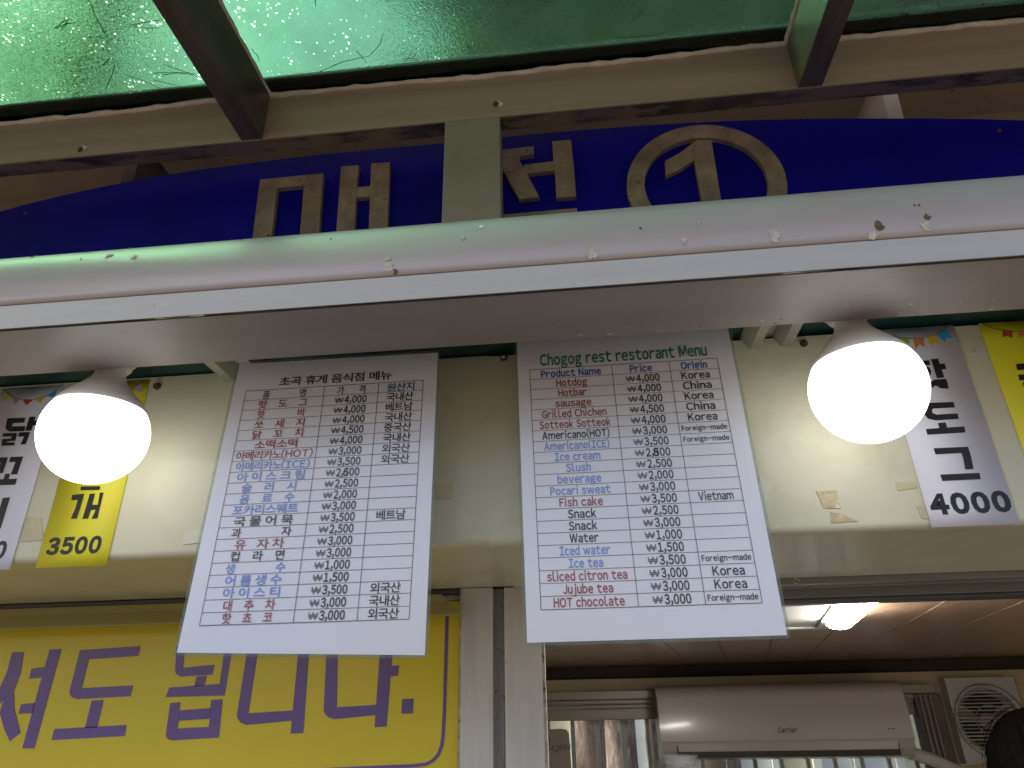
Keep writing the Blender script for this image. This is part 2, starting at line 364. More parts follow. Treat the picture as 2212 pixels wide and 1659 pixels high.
# overlapping joint plate beside the seam
def disc(mb, c, r, d=.001, n=14, axis='y', jit=0.):
    c = Vector(c); pts = []
    for k in range(n):
        rr = r*(1 + random.uniform(-jit, jit)); a = 2*PI*k/n
        pts.append(c + (Vector((rr*math.cos(a), 0, rr*math.sin(a))) if axis == 'y' else Vector((rr*math.cos(a), rr*math.sin(a), 0))))
    mb.extr(pts, (0, d, 0) if axis == 'y' else (0, 0, d))
for (x, y) in ((337, 833), (1088, 771), (1738, 741)):
    c = at(x, y, HY - .0045); mb = MB()
    disc(mb, c, .0042, .004, 12, jit=.25); s = mb.build('screw', M['rust'], hd if x < 1055 else hd2)
    mb = MB(); mb.lathe((0,0,0), [(.0, .0), (.0024, .0002), (.0026, .0016)], 12, cap=False)
    mb.v = [c + Vector((v.x, -.0022 + v.z*.8, v.y)) for v in mb.v]; mb.build('screw_head', M['screw'] if x == 1088 else M['rust'], hd if x < 1055 else hd2)
def scrap(pts, m, Y=None, name='tape_scrap', th=.0006):
    Y = Y or (HY-.0009 if pts[0][0] < 1055 else HY-.0030)
    mb = MB(); q = []
    for i, p in enumerate(pts):
        a, b = p, pts[(i+1) % len(pts)]
        for t in (0, .33, .66):
            x = a[0] + (b[0]-a[0])*t; y = a[1] + (b[1]-a[1])*t
            if t: x += random.uniform(-1.2, 1.2); y += random.uniform(-1.2, 1.2)
            q.append(at(x, y, Y))
    mb.extr(q, (0, th, 0)); mb.build(name, m, hd if pts[0][0] < 1055 else hd2)
def z4(x, y): return (1728.1 + x*.3638, 658.3 + y*.3638)
def z3(x, y): return (x*.3308, 740.6 + y*.3308)
scrap([z4(95,1108), z4(215,1100), z4(243,1208), z4(140,1205)], M['tape'])
scrap([z4(180,1230), z4(250,1240), z4(345,1285), z4(188,1295)], M['tape'])
scrap([z4(570,1055), z4(690,1052), z4(693,1085), z4(580,1103)], M['tape_faint'])
scrap([z4(690,1195), z4(740,1190), z4(765,1270), z4(725,1268)], M['tape_faint'])
scrap([z4(1005,268), z4(1060,264), z4(1045,284)], M['tape_faint'])
scrap([(400,1148), (440,1146), (436,1172), (395,1176)], M['tape_clear'])
scrap([z3(160,1145), z3(270,1140), z3(285,1290), z3(135,1300)], M['tape_faint'])
scrap([(955,860), (968,858), (978,872), (966,874)], M['tape_faint'])
scrap([(925,1045), (978,1043), (976,1076), (922,1080)], M['tape_faint'])
scrap([(1640,1030), (1668,1045), (1660,1110), (1632,1120)], M['tape_clear'])
# loose thread and gnat on the underside edge
mb = MB(); c = at(1720, 1256, .925); mb.tube([c + Vector((math.cos(a)*.004, -.002, math.sin(a)*.003)) for a in [i*.6 for i in range(9)]], .0008, 5); mb.build('thread_knot', M['tape'], hd2)

# body walls, roof, floor (mostly out of the frame)
FL = .28
mb = MB(); mb.box(XL, XR, .95, 2.95, 0, FL); mb.build('floor_slab', M['floor_in'], kiosk)
mb = MB(); mb.box(XL, XR, .93, .99, FL, Z(-.95)); mb.build('front_wall', M['cream'], kiosk, bevel=.003)
mb = MB(); mb.box(XL, XR, .80, 1.15, Z(-.95), Z(-.92)); mb.build('counter', M['white_alu'], kiosk, bevel=.003)
for x in (XL, XR):
    mb = MB(); mb.box(x-.05, x, .93, 2.95, FL, Z(.364)); mb.build('side_wall', M['wallcream'], kiosk)
mb = MB(); mb.box(XL-.05, XR+.05, .99, 3.0, Z(.20), Z(.364)); mb.build('roof_deck', M['cream'], kiosk)
# back wall round the rear window
WX0, WX1, WZ0, WZ1 = -.62, 1.205, Z(-.75), Z(.075)
mb = MB(); mb.box(XL, WX0, 2.85, 2.93, FL, Z(.20)); mb.box(WX1, XR, 2.85, 2.93, FL, Z(.20)); mb.box(WX0, WX1, 2.85, 2.93, FL, WZ0); mb.box(WX0, WX1, 2.85, 2.93, WZ1, Z(.20))
mb.build('back_wall', M['wallcream'], kiosk)
mb = MB(); mb.profx([(2.775, Z(.152)), (2.79, Z(.121)), (2.80, Z(.117)), (2.849, Z(.117)), (2.849, Z(.152))], XL, XR); mb.build('moulding', M['mould'], kiosk)
def skew(mb, y0):
    mb.v = [Vector((v.x + (v.y-y0)*.205, v.y, v.z)) for v in mb.v]; return mb
# wooden ceiling: long boards running front to back
ce = MB(); ce.box(XL, XR, 1.035, 2.85, Z(.163), Z(.19)); ceil_o = ce.build('ceiling', M['mould'], kiosk)
xb = -1.15
i = 0
while xb < XR:
    mb = MB(); mb.box(xb, xb+.1285, 1.036, 2.85, Z(.155)+random.uniform(0, .0012), Z(.163)); skew(mb, 1.036)
    mb.build('ceiling_board', M['wood'], ceil_o, bevel=.0012); xb += .13; i += 1
# white framed hatch in the ceiling
c1 = ray(1795, 1352); t = .155/c1.z; hx, hy = c1.x*t, c1.y*t
mb = MB(); fw = .035
for (a, b, c, d) in ((hx-.55, hx, hy-fw, hy), (hx-.55, hx, hy-.42, hy-.42+fw), (hx-fw, hx, hy-.42+fw+.001, hy-fw-.001), (hx-.55, hx-.55+fw, hy-.42+fw+.001, hy-fw-.001)):
    mb.box(a, b, c, d, Z(.147), Z(.156))
skew(mb, hy)
hatch = mb.build('ceiling_hatch', M['hatch'], kiosk, bevel=.003)
mb = MB(); mb.box(hx-.52, hx-.03, hy-.39, hy-.03, Z(.151), Z(.1565)); skew(mb, hy); mb.build('hatch_panel', M['hatch'], hatch)

# window track over the opening (right) and above the sash (left)
cxR = at(1176, 1500, .93).x
def rail(prof, x0, x1, m, name='track_rail'): return MB().profx(prof, x0, x1).build(name, m, kiosk, bevel=.0008)
def rect(y0, y1, z0, z1): return [(y0, Z(z1)), (y0, Z(z0)), (y1, Z(z0)), (y1, Z(z1))]
rail(rect(.932, .948, .1435, .1525), cxR, XR, M['grey_track'])
rail(rect(.948, 1.034, .1495, .1545), cxR, XR, M['dark_track'], 'track_channel')
rail(rect(.957, .960, .1425, .1494), cxR, XR, M['grey_track'])
rail(rect(.998, 1.001, .1355, .1494), cxR, XR, M['grey_track'])
rail([(1.008, Z(.1494)), (1.008, Z(.1335)), (1.012, Z(.1300)), (1.033, Z(.1300)), (1.033, Z(.1494))], cxR, XR, M['dark_track'])
# left: rail lines above the yellow banner
cxL = at(991, 1500, .93).x
rail(rect(.932, .945, .146, .1525), XL, cxL, M['dark_track'])
rail(rect(.945, .99, .150, .1545), XL, cxL, M['grey_track'], 'track_channel')
rail(rect(.938, .941, .1395, .1458), XL, cxL, M['groove'])
rail(rect(.950, .953, .1335, .1498), XL, cxL, M['grey_track'])
# centre post: two extrusions with a groove between
pA0, pA1 = at(993, 1640, .928).x, at(1066, 1640, .928).x
pB0, pB1 = at(1092, 1640, .932).x, at(1178, 1640, .932).x
zb, zt = Z(-.92), Z(.1525)
mb = MB(); mb.box(pA0, pA1, .928, .99, zb, zt); pst = mb.build('window_post', M['white_alu'], kiosk, bevel=.0015)
mb = MB(); mb.box(pA0-.0028, pA0, .9295, .955, zb, zt); mb.build('edge_seal', M['grime_line'], pst)
mb = MB(); mb.box(pA1, pB0, .946, .985, zb, zt)
for k in range(1, 4):
    x = pA1 + (pB0-pA1)*k/4; mb.box(x-.0006, x+.0006, .944, .9462, zb, zt)
mb.build('post_groove', M['groove'], kiosk)
mb = MB(); mb.box(pB0, pB1, .932, .985, zb, zt); pst2 = mb.build('window_post', M['white_alu'], kiosk, bevel=.0015)
mb = MB(); mb.box(pB1, pB1+.0032, .934, .95, zb, zt); mb.build('edge_seal', M['grime_line'], pst2)
# sliding sash with glass behind the banner
mb = MB()
for (a, b, c, d) in ((XL, pA0-.003, Z(.10), Z(.1335)), (XL, pA0-.003, Z(-.92), Z(-.88)), (pA0-.04, pA0-.003, Z(-.88), Z(.10))):
    mb.box(a, b, .955, .975, c, d)
sash = mb.build('window_sash', M['white_alu'], kiosk, bevel=.001)
mb = MB(); mb.box(XL, pA0-.04, .963, .967, Z(-.88), Z(.10)); mb.build('glass_pane', M['glass'], sash)
# clear plastic strip along the top of the banner
stx = at(987, 1300, .905).x
mb = MB(); mb.profx([(.900, Z(.1145)), (.897, Z(.1165)), (.905, Z(.1325)), (.906, Z(.1420)), (.909, Z(.1420)), (.909, Z(.131)), (.904, Z(.1145))], XL, stx)
mb.v = [Vector((v.x - (Z(.1145)+.0275 - v.z)*-.35 if v.x > -1 else v.x, v.y, v.z)) for v in mb.v]
mb.v = [Vector((v.x + (Z(.1145) - v.z)*.75 if v.x > -1 else v.x, v.y, v.z)) for v in mb.v]
mb.build('plastic_strip', M['acrylic'], kiosk)

# dark teal panel over the gap and the galvanised channels under it
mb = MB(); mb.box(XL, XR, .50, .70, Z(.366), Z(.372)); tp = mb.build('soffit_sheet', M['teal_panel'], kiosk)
for (x0, x1) in ((345, 478), (1660, 1792)):
    a = at(x0, 790 if x0 < 900 else 708, .575).x; b = at(x1, 785 if x0 < 900 else 695, .575).x
    wd = b - a; mb = MB()
    pr = [(0, .366), (0, .3655), (wd*.18, .352), (wd*.36, .352), (wd*.5, .3655), (wd*.62, .3655), (wd*.76, .352), (wd*.95, .352), (wd, .366)]
    top = [(x, z+.0012) for x, z in reversed(pr)]
    poly = [(x, z-.0012) for x, z in pr] + [(x, z-.0002) for x, z in reversed(pr)]
    n = len(poly); vs = [(a+x, .50, Z(z)) for x, z in poly] + [(a+x, .679, Z(z)) for x, z in poly]
    mb.add(vs, [(i, (i+1) % n, (i+1) % n+n, i+n) for i in range(n)]); mb.build('ceiling_channel', M['galv'], kiosk)
# upper wall and eaves behind the sign
mb = MB(); mb.box(XL, XR, 1.06, 1.10, Z(.364), Z(1.30)); mb.build('upper_wall', M['tan'], kiosk)
mb = MB(); mb.box(XL, XR, .70, 1.06, Z(.364), Z(.368)); mb.build('ledge', M['cream'], kiosk)
mb = MB(); mb.box(XL, XR, .812, 1.10, Z(1.02), Z(1.04)); mb.build('eaves_board', M['tan'], kiosk)

# ------------------------------------------------------------------ canopy
canopy = thing('canopy', (0, .78, 0), 'lean-to canopy of green embossed plastic sheets on beige and dark metal framing', 'canopy')
BY = .78; CF = .15; BZ0 = .833; BZ1 = .930
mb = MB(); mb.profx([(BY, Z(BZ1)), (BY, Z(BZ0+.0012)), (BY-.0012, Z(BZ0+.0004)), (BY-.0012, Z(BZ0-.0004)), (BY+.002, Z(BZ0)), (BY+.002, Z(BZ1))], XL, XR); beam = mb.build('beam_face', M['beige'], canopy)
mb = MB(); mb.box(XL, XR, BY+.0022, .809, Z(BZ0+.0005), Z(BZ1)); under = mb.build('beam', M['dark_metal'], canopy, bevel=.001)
RX = (-1.345, -.484, .377, 1.24, 2.1)
for x in RX:
    mb = MB()
    mb.add([(x-.0175, BY-.001, Z(BZ0)), (x+.0175, BY-.001, Z(BZ0)), (x+.0175, BY-.001, Z(BZ1)), (x-.0175, BY-.001, Z(BZ1)),
            (x-.0175, CF, Z(BZ0-.02)), (x+.0175, CF, Z(BZ0-.02)), (x+.0175, CF, Z(BZ1-.02)), (x-.0175, CF, Z(BZ1-.02))],
           [(0,1,2,3),(7,6,5,4),(0,4,5,1),(1,5,6,2),(2,6,7,3),(3,7,4,0)])
    mb.build('rafter', M['rafter'], canopy, bevel=.0015)
for a, b in zip((XL,)+RX, RX):
    x0, x1 = a+.0175, b-.0175
    if a == XL: x0 = XL
    mb = MB(); mb.add([(x0-.015, BY+.02, Z(BZ1+.0035)), (x1+.015, BY+.02, Z(BZ1+.0035)), (x1+.015, CF, Z(BZ1+.0035-.0205)), (x0-.015, CF, Z(BZ1+.0035-.0205))], [(0,1,2,3)])
    mb.build('roof_sheet', M['sheet'], canopy)
    # sealant bead, irregular, along beam and rafter
    def bead(pts, r0):
        mb = MB(); mb.tube(pts, [r0*1.25*random.uniform(.75, 1.3) for _ in pts], 7); mb.build('sealant_bead', M['caulk'], canopy)
    n = 46; pts = []
    for k in range(n+1):
        t = k/n; pts.append((x0 + (x1-x0)*t, BY-.001+random.uniform(-.0008, .0008), Z(BZ1-.0015 + .0011*math.sin(t*19+a*7) + random.uniform(-.0008, .0008) - .004*math.sin(PI*t)**2*(1 if a < 0 else .4))))
    bead(pts, .0034)
    for xx, rr in ((x0, .0026), (x1, .0034)):
        bead([(xx+random.uniform(-.0006, .0006), BY-.002-.62*k/50, Z(BZ1-.001-.0205*k/50)+random.uniform(-.0006, .0006)) for k in range(51)], rr)
mb = MB(); mb.box(XL, XR, .752, .82, Z(BZ1+.006), Z(BZ1+.012)); mb.build('flashing', M['flash'], canopy)
mb = MB(); mb.box(XL, XR, CF-.04, CF-.001, Z(.81), Z(.912)); mb.build('outer_beam', M['beige'], canopy, bevel=.002)
for x in (XL+.05, XR-.05):
    mb = MB(); mb.box(x-.03, x+.03, CF-.04, CF+.02, 0, Z(.8095)); mb.build('canopy_post', M['rafter'], canopy, bevel=.002)
# strut from the beam down to the awning
s0, s1 = at(961, 267, .775).x, at(1079, 258, .775).x
mb = MB(); mb.box(s0, s1, .7755, .7785, Z(.43), Z(.829)); mb.box(s1-.003, s1, .7785, .81, Z(.43), Z(.829)); mb.box(s0, s0+.003, .7785, .81, Z(.43), Z(.829))
strut = mb.build('strut', M['strut'], canopy, bevel=.0008)
def rivet(p, par, r=.0021, m=None, n=10, dome=.0012):
    mb = MB(); pr = [(r, 0), (r*.9, dome*.7), (r*.4, dome), (.0001, dome)]
    mb.lathe((0,0,0), pr, n, cap=False); c = Vector(p)
    mb.v = [c + Vector((v.x, -v.z, v.y)) for v in mb.v]; mb.build('screw', m or M['screw'], par)
for (x, y) in ((230,355), (405,333), (594,291)):
    px, py = (1700+x*.37366)/1.82278, (380+y*.37366)/1.82278
    rivet(at(px, py, .7754), strut, .0018)
for (x, y) in ((770,268), (983,250), (1198,230)):
    px, py = (1700+x*.37366)/1.82278, (380+y*.37366)/1.82278
    r_ = ray(px, py); tt = (BZ0+.0004)/r_.z
    mb = MB(); disc(mb, (r_.x*tt, r_.y*tt, Z(BZ0-.0012)), .002, .0015, 10, 'z'); mb.build('screw', M['screw'], under)
for (x, y) in ((175, 323), (1071, 225)):
    p = at(x, y, BY-.001); mb = MB(); disc(mb, p+Vector((0, -.0018, 0)), .0048, .002, 12, jit=.3); mb.build('screw', M['rust'], beam)
    mb = MB(); disc(mb, p+Vector((.005, -.0012, .0)), .0048, .0012, 11, jit=.6); mb.build('sealant_blob', M['caulk'], beam)

# ------------------------------------------------------------------ blue name board
SY = .86
sign = thing('sign_board', (0, SY, Z(.60)), 'arched cobalt blue name board with raised brass letters 매점 ①', 'sign')
arc = [(-260,545), (-150,500), (-60,472), (0,456), (55,441), (110,427), (180,411), (250,397), (310,386), (370,375), (435,365), (500,357), (620,341), (730,329), (840,319), (950,309), (1060,298), (1170,287), (1270,279), (1376,271), (1490,264), (1610,259), (1731,256), (1850,255), (1980,255), (2100,256), (2212,259), (2330,266), (2440,280), (2560,305)]
pts = [at(x, y, SY) for x, y in arc]
pts += [Vector((pts[-1].x+.03, SY, Z(.60))), Vector((pts[0].x-.1, SY, Z(.60)))]
MB().extr(pts, (0, .018, 0)).build('board', M['blue'], sign, bevel=.0015)
for (x, y) in ((55, 461), (2158, 282)):
    rivet(at(x, y, SY-.0002), sign, .0035, M['rust'])
LY = SY - .0105; LT = .010
def c1(x, y): return (x*.5, y*.5)
def c7(x, y): return ((1700+x*.37366)/1.82278, (380+y*.37366)/1.82278)
def c2(x, y): return (1106+x*.5, y*.5)
def letter(polys, fn, name='letter', m=M['letter'], par=None, Y=LY, th=LT, lab=None):
    mb = MB()
    for p in polys: mb.extr([at(*fn(*q), Y) for q in p], (0, th, 0))
    return mb.build(name, m, par or sign, bevel=.0006 if th > .002 else 0, label=lab)
# mae: mieum box + ae
letter([[(1123,775),(1396,748),(1392,795),(1312,800),(1197,812),(1116,822)],
        [(1116,822.5),(1197,812.5),(1168,1060),(1160,1130),(1078,1140),(1086,1060)],
        [(1312,800.5),(1392,795.5),(1376,1040),(1370,1100),(1288,1108),(1293,1040)],
        [(1160,1131),(1288,1109),(1370,1101),(1362,1170),(1074,1200),(1078,1141)]], c1, lab='brass letter shaped like a square bracket box')
letter([[(1473,718),(1549,713),(1541,807),(1538,852),(1527,1060),(1522,1130),(1440,1138),(1449,1040)],
        [(1603,705),(1684,700),(1674,1000),(1668,1120),(1588,1126),(1592,1000)],
        [(1541.5,807.5),(1600,803),(1598,849),(1538.5,852.5)]], c1)
# jeom: jieut, eo, mieum
letter([[(430,590),(735,560),(1073,522),(1073,605),(905,630),(640,672),(425,690)],
        [(905.5,631),(1133,1055),(920,1080),(745,760),(690,665)],
        [(689,667),(744,762),(560,935),(330,1120),(125,1165),(150,1090),(400,930),(600,690)]], c7)
letter([[(1268,470),(1467,453),(1500,760),(1522,1050),(1312,1065),(1296,776),(1281,680)],
        [(968,715),(1280.5,680.5),(1295.5,776.5),(975,810)]], c7)
letter([[(500,1265),(1530,1173),(1534,1260),(1345,1275),(690,1330),(505,1345)],
        [(1345.5,1275.5),(1534.5,1260.5),(1552,1500),(1362,1510)], [(505,1346),(690,1331),(700,1560),(512,1570)]], c7)
# ring and digit one
cl = at(1353, 396, LY); cr = at(1702, 396, LY); ct = at(1524, 268, LY)
rx = (cr.x-cl.x)/2; cx = (cr.x+cl.x)/2; rz = rx*1.0; czz = ct.z - rz
mb = MB(); n = 72; wi = .0275; vs = []
for k in range(n):
    a = 2*PI*k/n
    for r, dy in ((1, 0), (1, LT)):
        vs.append((cx+rx*math.cos(a), LY+dy, czz+rz*math.sin(a)))
    for dy in (LT, 0): vs.append((cx+(rx-wi)*math.cos(a), LY+dy, czz+(rz-wi)*math.sin(a)))
fs = []
for k in range(n):
    o = k*4; q = ((k+1) % n)*4
    for j in range(4): fs.append((o+j, o+(j+1) % 4, q+(j+1) % 4, q+j))
mb.add(vs, fs).build('letter_ring', M['letter'], sign, bevel=.0006)
letter([[(795,605),(862,603),(885,745),(905,872),(925,1010),(842,1018),(822,880),(787,690)],
        [(794.5,606),(786.5,690.5),(722,732),(666,757),(661,695),(728,658)]], c2, 'digit')
# brackets that hold the board off the wall
for (x, y0, y1, x2) in ((1925, 200, 262, 1940), (285, 352, 420, 262)):
    a = at(x, y0, .80 + .10); b = at(x2, y1+20, .895)
    mb = MB(); mb.extr([a+Vector((-.012,0,.05)), a+Vector((.012,0,.05)), b+Vector((.012,0,-.04)), b+Vector((-.012,0,-.04))], (0, .16, 0))
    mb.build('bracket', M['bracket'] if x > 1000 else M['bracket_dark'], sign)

# ------------------------------------------------------------------ rounded awning box
awn = thing('awning_box', (0, .52, Z(.3136)), 'long rounded silver awning box with pinkish sheen running above the menus', 'awning')
def profile_part(p, name, m, smooth=False, th=.0015):
    mb = MB(); q = p + [(a+th, b+th) for a, b in reversed(p)]
    n = len(p); mb.profx(p, XL, XR, smooth, closed=False)
    return mb.build(name, m, awn, fixn=False)
def roll_pt(t): return (.5395-.0615*math.cos(t), Z(.3392)+.0885*math.sin(t))
arcp = [roll_pt(math.radians(a)) for a in range(0, 91, 5)]
segs = 60
def ribbon(p, name, m, smooth):
    mb = MB(); n = len(p); vs = []; 
    for i in range(segs+1):
        x = XL + (XR-XL)*i/segs
        dz = .0006*math.sin(i*.7) + .0004*math.sin(i*2.1)
        vs += [(x, a, b+dz*0) for a, b in p]
    fs = [(i*n+j+1, i*n+j, (i+1)*n+j, (i+1)*n+j+1) for i in range(segs) for j in range(n-1)]
    mb.add(vs, fs, smooth); o = mb.build(name, m, awn, fixn=False)
    s = o.modifiers.new('thickness', 'SOLIDIFY'); s.thickness = .0012; s.offset = -1; s.use_rim = False
    return o
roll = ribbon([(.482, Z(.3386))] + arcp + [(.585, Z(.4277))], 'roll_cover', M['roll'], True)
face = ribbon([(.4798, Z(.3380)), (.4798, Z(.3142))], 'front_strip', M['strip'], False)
undr = ribbon([(.4806, Z(.3138)), (.5600, Z(.3134)), (.5602, Z(.3160))], 'underside', M['shaded_taupe'], False)
mb = MB(); mb.box(XL+.002, XR-.002, .583, .586, Z(.366), Z(.4262)); mb.build('back_strip', M['shaded_taupe'], awn)
# dirt stuck on the cover, the strip and the underside
def on_roll(x, y):
    best = None
    for a in range(2, 70):
        c = roll_pt(math.radians(a)); r = ray(x, y)
        e = abs(c[0]*r.z - (c[1]-H))
        if best is None or e < best[0]: best = (e, c, math.radians(a), r)
    e, c, a, r = best
    nrm = Vector((0, -math.cos(a)/.0615, math.sin(a)/.0885)).normalized()
    return Vector((r.x*c[0], c[0], c[1])), nrm
def splat(p, nrm, r, m, par, name='dirt_spot', el=1.):
    u = Vector((1, 0, 0)); v = nrm.cross(u); pts = []
    n = 13
    for k in range(n):
        a = 2*PI*k/n; rr = r*random.uniform(.55, 1.25)
        pts.append(p + nrm*.0005 + u*rr*math.cos(a) + v*rr*math.sin(a)*el)
    mb = MB(); mb.add(pts + [p + nrm*.0014], [(i, (i+1) % n, n) for i in range(n)], True); mb.build(name, m, par)
for (x, y, r, m) in ((1897,487,.0042,'dirt'), (1885,512,.0036,'dropping'), (2002,468,.003,'dirt'), (2000,492,.0042,'dropping'), (1985,443,.0012,'dirt'), (1975,445,.001,'dirt'),
                     (1278,545,.005,'dropping'), (1674,508,.0055,'dropping'), (1478,522,.003,'dropping'), (840,575,.0045,'dropping'), (855,590,.0025,'dirt'), (838,560,.003,'dropping'),
                     (70,556,.002,'dirt'), (78,552,.0024,'dirt'), (190,545,.002,'dirt'), (175,560,.0012,'dirt'), (283,530,.0014,'dirt'), (520,520,.001,'dirt'), (715,517,.0012,'dirt'), (1383,494,.0012,'dirt'),
                     (1040,491,.0028,'caulk'), (1510,482,.002,'dropping'), (290,556,.003,'dropping'), (235,553,.0035,'dropping'), (1000,515,.0028,'dropping')):
    p, nv = on_roll(x, y); splat(p, nv, r, M[m], roll, 'dirt_spot' if m == 'dirt' else 'dropping', 1.25)
for (x, y, r, m) in ((335,662,.0026,'dirt'), (1330,600,.0022,'dropping'), (1240,615,.002,'dirt'), (820,640,.0035,'dropping'), (640,640,.001,'dirt'), (2120,530,.001,'dirt'), (1117,652,.0015,'dirt')):
    splat(at(x, y, .4797), Vector((0, -1, 0)), r, M[m], face, 'dirt_spot', .7)
for k in range(26):
    x = random.uniform(1150, 2150); y0 = 745 - x*.0362
    y = y0 - random.uniform(0, 12) - random.random()**2*45 - 2
    y = 811 - x*.0665 - 3 - random.random()**2.5*45
    r_ = ray(x, y); tt = .3134/r_.z
    splat(Vector((r_.x*tt, r_.y*tt, Z(.3132))), Vector((0, 0, -1)), random.uniform(.0008, .0028), M[random.choice(('dropping', 'dirt', 'tape_faint'))], undr, 'dirt_spot', .5)

# ------------------------------------------------------------------ bulbs
def make_bulb(cx, cy, label):
    R = .0487; Yb = .587
    c = at(cx, cy, Yb)
    t = thing('light_bulb', c + Vector((0, 0, .118)), label, 'light bulb', 'lit globe bulbs under the awning')
    la = math.radians(40)
    prof = [(.0001, -R)] + [(R*math.cos(a), R*math.sin(a)) for a in [math.radians(-85+k*117/26) for k in range(27)]]
    MB().lathe(c, prof, 56, cap=False).build('globe', M['glow'], t)
    r1, z1 = prof[-1]
    pr = [(r1+.0006, z1-.001), (r1+.0008, z1+.0015)]
    for k in range(1, 13):
        s = k/12; pr.append((.0145 + (r1-.0145)*(1-s)**1.55*(1+.25*s), z1 + .0015 + .036*s**.8))
    pr += [(.0138, z1+.044), (.0136, z1+.052)]
    MB().lathe(c, pr, 48).build('collar', M['bulb_plastic'], t)
    zs = z1 + .0455
    sk = MB().lathe(c, [(.0155, zs), (.0165, zs-.001), (.0185, zs+.002), (.0195, zs+.012), (.0205, zs+.04)], 40).build('socket', M['white'], t)
    fl = MB()
    n = 44; pts = []
    for k in range(n):
        a = 2*PI*k/n; rr = .0178 + .0068*abs(math.cos(a))**6
        pts.append(c + Vector((rr*math.cos(a), rr*math.sin(a), zs+.004)))
    fl.extr(pts, (0, 0, .006)); fl.build('socket_flange', M['white'], t, bevel=.001)
    for s in (-1, 1):
        mb = MB(); disc(mb, c + Vector((s*.0213, 0, zs+.0032)), .0016, .002, 10, 'z'); mb.build('screw', M['screw'], t)
    # lamp base reaches the soffit sheet
    MB().lathe(c, [(.022, zs+.0405), (.022, Z(.3658)-c.z)], 32).build('lamp_base', M['white'], t)
    return t
make_bulb(205, 938, 'glowing white globe bulb at the left, in front of the yellow 3500 strip')
make_bulb(1873, 840, 'glowing white globe bulb at the right, beside the 핫도그 strip')

# ------------------------------------------------------------------ menus
ROWS = 21
PRICE = ['4,000','4,000','4,000','4,500','4,000','3,000','3,500','2,500','2,500','2,000','3,000','3,500','2,500','3,000','3,000','1,000','1,500','3,500','3,000','3,000']
PRICE_R = PRICE[:13] + ['3,000','1,000','1,500','3,500','3,000','3,000','3,000']
R_, B_, K_ = 'ink_red', 'ink_ltblue', 'ink_black'
LEFT = [('핫    도    그',R_,.62),('핫              바',R_,.60),('쏘    세    지',R_,.62),('닭    꼬    치',R_,.62),('소떡소떡',R_,.52),('아메리카노(HOT)',R_,.92),('아메리카노(ICE)',B_,.88),('아 이 스 크 림',B_,.80),('슬    러    시',B_,.64),('음    료    수',B_,.64),('포카리스웨트',B_,.76),('국 물 어 묵',K_,.68),('과              자',K_,.68),('유   자 차',R_,.56),('컵    라    면',K_,.60),('생              수',B_,.66),('어 름 생 수',B_,.62),('아 이 스 티',B_,.62),('대    추    차',R_,.56),('핫    쵸    코',R_,.54)]
LORG = {0:'국내산',1:'베트남',2:'국내산',3:'중국산',4:'국내산',5:'외국산',6:'외국산',11:'베트남',17:'외국산',18:'국내산',19:'외국산'}
RIGHT = [('Hotdog',R_,.37),('Hotbar',R_,.34),('sausage',R_,.43),('Grilled Chichen',R_,.76),('Sotteok Sotteok',R_,.83),('Americano(HOT)',K_,.78),('Americano(ICE)',B_,.75),('Ice cream',B_,.52),('Slush',B_,.28),('beverage',B_,.49),('Pocari sweat',B_,.67),('Fish cake',R_,.48),('Snack',K_,.31),('Snack',K_,.31),('Water',K_,.31),('Iced water',B_,.54),('Ice tea',B_,.36),('sliced citron tea',R_,.84),('Jujube tea',R_,.52),('HOT chocolate',R_,.73)]
RORG = {0:'Korea',1:'China',2:'Korea',3:'China',4:'Korea',5:'Foreign-made',6:'Foreign-made',11:'Vietnam',16:'Foreign-made',17:'Korea',18:'Korea',19:'Foreign-made'}
